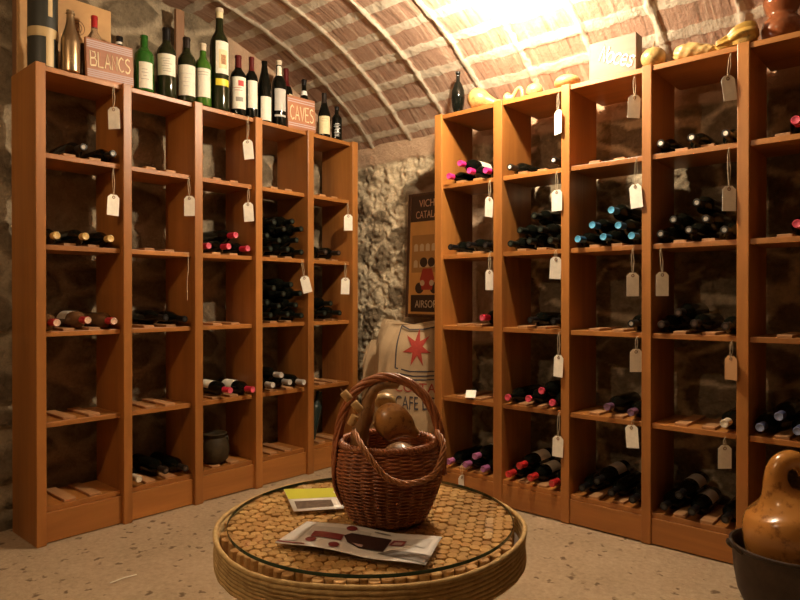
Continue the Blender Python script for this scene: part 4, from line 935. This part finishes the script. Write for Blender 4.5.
bs = o = sheet([(275, 543), (307, 522), (442, 540), (425.5, 568.5)], zb, paperw, 'sheet', t, 0.0015, 24)
md = o.modifiers.new('thickness', 'SOLIDIFY'); md.thickness = .0012; md.offset = -1
L1 = .0032
sheet([(283, 541), (307, 524), (315, 525), (296, 543)], zb, plain('pale_grey_print', (.60, .58, .54), .35), 'printed_margin', bs, L1)
sheet([(276.5, 542.3), (304, 547.5), (304.5, 546.3), (277.5, 541.3)], zb, maroon, 'printed_line', bs, L1)
sheet([(314, 528), (372, 535.5), (366, 545), (306, 537)], zb, plain('light_grey_print', (.52, .50, .47), .35), 'printed_panel', bs, L1-.0003)
sheet([(314.5, 533.5), (344.5, 538.5), (341, 544.2), (310.5, 538.8)], zb, maroon, 'printed_capsule', bs, L1+.0002)
sheet([(344, 539), (352, 536.8), (392, 541.5), (383, 553.5), (358, 550.2), (347, 545.5)], zb, winep, 'printed_bottle', bs, L1+.0002)
sheet([(352, 546), (378, 549.5), (376, 551.5), (357, 549)], zb, roseg, 'printed_highlight', bs, L1+.0005)
for cx_, cy_ in ((352, 532.3), (310.7, 542.2), (333.6, 548.2)): sheet(oval(cx_, cy_, 5.6, 2.4), zb, maroon, 'printed_medal', bs, L1+.0003)
sheet([(377, 555), (392, 552.3), (432, 560), (424, 567.6)], zb, papergrey, 'printed_photo', bs, L1)
sheet([(390, 543), (399, 540.6), (433, 543.5), (424, 552)], zb, plain('soft_grey_print', (.56, .53, .49), .35), 'printed_tint', bs, L1-.0002)
sheet([(388.5, 547.5), (394, 542.5), (407, 544.3), (402.5, 549)], zb, maroon, 'printed_logo', bs, L1+.0004)
sheet([(392, 547.2), (395, 544.6), (403.5, 545.8), (401, 548.2)], zb, roseg, 'logo_mark', bs, L1+.0007)
sheet([(375, 534), (391, 536.6), (390.5, 537.5), (374.5, 535)], zb, papergrey, 'printed_caption', bs, L1+.0003)
c = at(315, 500, 2, ZG); t = thing('leaflet', 'lime green and white leaflet lying partly behind the wicker basket', 'leaflet', (c.x, c.y, ZG+.0006))
flat = lambda x, y: .0008
ls = o = sheet([(283.5, 489), (341, 487.6), (348, 508), (293.8, 511.2)], flat, paperw, 'sheet', t, 0, 4); md = o.modifiers.new('thickness', 'SOLIDIFY'); md.thickness = .0006; md.offset = -1
sheet([(283.8, 489.2), (340.8, 487.8), (344, 496.6), (288.6, 499.2)], flat, lime, 'lime_panel', ls, .0004, 4)
sheet([(294.2, 501.2), (331, 499.6), (334, 506.2), (297.2, 509)], flat, photo, 'printed_photo', ls, .0004, 4)
sheet([(333, 491.5), (341.5, 491), (342.2, 492.8), (334, 493.2)], flat, paperw, 'printed_caption', ls, .0007, 2)

# ------------------------------------------------------------------ wicker basket
BX, BY = -1.050, 1.150
bk = thing('wicker_basket', 'round reddish-brown wicker basket with arched handle on the cork table', 'basket', (BX, BY, ZG+.0008), (0, 0, YAW))
m, nt, b = mat('wicker'); v = coords(nt); n1 = noise(nt, v, 45, 4, .65); n2 = noise(nt, v, 200, 3, .6)
c = ramp(nt, n1, [(.3, (.22, .065, .024)), (.55, (.38, .13, .045)), (.75, (.54, .23, .08))]); nt.links.new(c, b.inputs['Base Color']); b.inputs['Roughness'].default_value = .42; b.inputs['Coat Weight'].default_value = .2; b.inputs['Coat Roughness'].default_value = .3
bump(nt, b, n2, .3, .002); M['wicker'] = m
wl_ = plain('light_willow', (.42, .17, .06), .45, var=.3, vs=60)
BP = [(.0, .088), (.01, .095), (.03, .104), (.06, .116), (.09, .1255), (.12, .1285), (.145, .1245), (.165, .1175), (.18, .113)]
def brad(z):
    for (z0, r0), (z1, r1) in zip(BP, BP[1:]):
        if z <= z1:
            t_ = (z-z0)/(z1-z0); return r0+(r1-r0)*t_
    return BP[-1][1]
def bwall(inner):
    mb = MB(); NS = 26; nth = NS*8; rows = 44; vs = []; fs = []; HH = .18; per = 5; nz = rows*per
    for j in range(nz+1):
        z = HH*j/nz; row = j//per; ph = (j % per)/per; rr = math.sin(PI*ph)
        for i in range(nth):
            a = 2*PI*i/nth; wv = math.cos(NS/2*a+PI*(row % 2)); bulge = .0040*wv*(.35+.65*rr)+.0022*rr
            r = brad(z)+(bulge if not inner else -.006+bulge*.8)
            vs.append((r*math.cos(a), r*math.sin(a), z))
    for j in range(nz):
        for i in range(nth): fs.append([j*nth+i, j*nth+(i+1) % nth, (j+1)*nth+(i+1) % nth, (j+1)*nth+i])
    return mb.add(vs, fs)
mb = bwall(False); mb2 = bwall(True); mb.add(mb2.v, mb2.f); mb.lathe([(0, .0), (.088, .0)], 40); mb.lathe([(0, .006), (.084, .006)], 40)
mb.build('woven_body', M['wicker'], bk, sharp=80)
def braid(mb, path, R_, r_, ns, turns, n=7):
    L = len(path)
    T = [(path[min(i+1, L-1)]-path[max(i-1, 0)]).normalized() for i in range(L)]
    for s in range(ns):
        pts = []; N = T[0].orthogonal().normalized()
        for i in range(L):
            N = (N-T[i]*N.dot(T[i])).normalized(); B = T[i].cross(N); a = 2*PI*s/ns+2*PI*turns*i/L; pts.append(path[i]+N*math.cos(a)*R_+B*math.sin(a)*R_)
        mb.sweep(pts, r_, n)
    return mb
ringp = [Vector((.1135*math.cos(2*PI*k/160), .1135*math.sin(2*PI*k/160), .182)) for k in range(161)]
braid(MB(), ringp, .0045, .0042, 3, 22).build('braided_rim', M['wicker'], bk, sharp=80)
braid(MB(), [Vector((.092*math.cos(2*PI*k/120), .092*math.sin(2*PI*k/120), .0085)) for k in range(121)], .0035, .0036, 2, 26).build('foot_rim', M['wicker'], bk, sharp=80)
arch = smooth_path([(-.122, -.01, .075), (-.126, -.005, .13), (-.122, 0, .19), (-.106, .0, .255), (-.072, 0, .310), (-.015, 0, .336), (.045, 0, .325), (.095, 0, .282), (.123, 0, .215), (.130, 0, .16), (.131, 0, .10)], 10)
mb = MB(); braid(mb, arch, .0072, .0052, 5, 3.2, 8)
for k in range(6):     # loose strands wrapped down the left side
    o_ = k*.007-.02; mb.sweep(smooth_path([(-.108+.002*k, -.02+o_, .04), (-.127, -.022+o_, .085), (-.126, -.02+o_, .14), (-.121, -.010+o_*.6, .19), (-.106, o_*.3, .24)], 8), .0034, 7)
mb.build('arched_handle', M['wicker'], bk, sharp=80)
def bl_(px, py, D): 
    d = ray(px, py); k = D/(d.dot(FWD)); q = CAM+d*k-Vector((BX, BY, ZG+.0008)); return Vector((q.dot(RGT), q.dot(FWD), q.z))
hang = smooth_path([bl_(354, 431, 1.455), bl_(362, 446, 1.41), bl_(373, 462, 1.395), bl_(385, 476, 1.39), bl_(400, 483, 1.39), bl_(418, 482, 1.39), bl_(434, 474, 1.395), bl_(442, 457, 1.405), bl_(443, 442, 1.425), bl_(436, 431, 1.455)], 9)
braid(MB(), hang, .0042, .0028, 4, 5, 7).build('hanging_handle', wl_, bk, sharp=80)

# things in the basket
def blw(px, py, D): 
    d = ray(px, py); return CAM+d*(D/(d.dot(FWD)))
t = thing('gourd', 'brown lumpy gourd deep inside the basket beneath the round amber gourd', 'gourd', Vector((BX, BY, ZG+.0075))+RGT*.028+FWD*.022, (0, 0, YAW), group='gourds in the basket')
MB().ball((0, 0, .084), .060, 24, sc=(1, 1.1, 1.38), fn=lambda d: 1+.05*math.sin(5*math.atan2(d.y, d.x))*(1-d.z*d.z)).build('gourd_body', M['gourd_warty'], t)
c = blw(391.5, 422.5, 1.53); t = thing('gourd', 'round amber gourd in the basket below the curved warty neck', 'gourd', c-Vector((0, 0, .045)), (0, 0, YAW), group='gourds in the basket')
smooth_sweep(MB(), [((-.040, 0, .045), .002), ((-.037, 0, .045), .020), ((-.018, 0, .047), .041), ((.008, 0, .045), .044), ((.032, 0, .036), .030), ((.050, 0, .024), .014), ((.062, 0, .016), .009), ((.063, 0, .016), .001)], 26).build('gourd_body', M['gourd_mottled'], t)
c = blw(364.4, 438, 1.56); t = thing('gourd', 'brown warty swan-necked gourd arching up inside the basket', 'gourd', c-Vector((0, 0, .045)), (0, 0, YAW), group='gourds in the basket')
wart = lambda a, u: 1+.11*max(0, math.sin(5*a+60*u))*max(0, math.sin(3*a-47*u+1))*(1 if u < .62 else .3)
smooth_sweep(MB(), [((-.012, .0, .006), .002), ((-.012, 0, .010), .014), ((-.012, 0, .035), .022), ((-.008, 0, .070), .021), ((.004, 0, .105), .019), ((.012, .0, .140), .015), ((.026, 0, .165), .0135), ((.048, 0, .176), .013), ((.075, 0, .176), .0115), ((.084, 0, .174), .009), ((.086, 0, .173), .001)], 26, 8, fn=wart).build('gourd_body', M['gourd_warty'], t)
c = blw(385, 402, 1.60); t = thing('gourd', 'small pale grey gourd behind the round amber gourd in the basket', 'gourd', c-Vector((0, 0, .024)), group='gourds in the basket')
MB().ball((0, 0, .024), .028, 20, sc=(1, 1, .85)).build('gourd_body', M['gourd_pale'], t)
t = thing('cork_string', 'three corks threaded on a wire sticking out of the basket', 'corks', blw(353, 422, 1.50))
O = t.location; w0, w1 = blw(340.5, 388.5, 1.50)-O, blw(358, 427, 1.50)-O
pa = [blw(343, 392, 1.50)-O, blw(350, 400, 1.50)-O, blw(353.5, 402.5, 1.50)-O, blw(361, 411, 1.50)-O, blw(350.5, 425, 1.48)-O, blw(355.5, 415.5, 1.48)-O]
MB().sweep([w0, pa[0], pa[3], pa[3]+Vector((.004, 0, -.04))], .0009, 6).build('wire', M['eyelet'], t)
for k in range(3):
    a, e_ = pa[2*k], pa[2*k+1]; dd = (e_-a).normalized(); o = MB().sweep([a, a+dd*.0012, e_-dd*.0012, e_], [.0088, .0098, .0098, .0088], 14).build('cork', M['cork'], t); tone_attr(o, [.7]*len(o.data.vertices))

# ------------------------------------------------------------------ straw on the floor
p, q = at(110, 583, 2, .002), at(136.5, 574.5, 2, .002); o = MB().sweep([p, p.lerp(q, .5)+Vector((0, 0, .003)), q], .0022, 6).build('straw', M['label']); tag(o, 'pale straw lying on the earth floor before the left rack', 'straw')
bpy.context.view_layer.update()
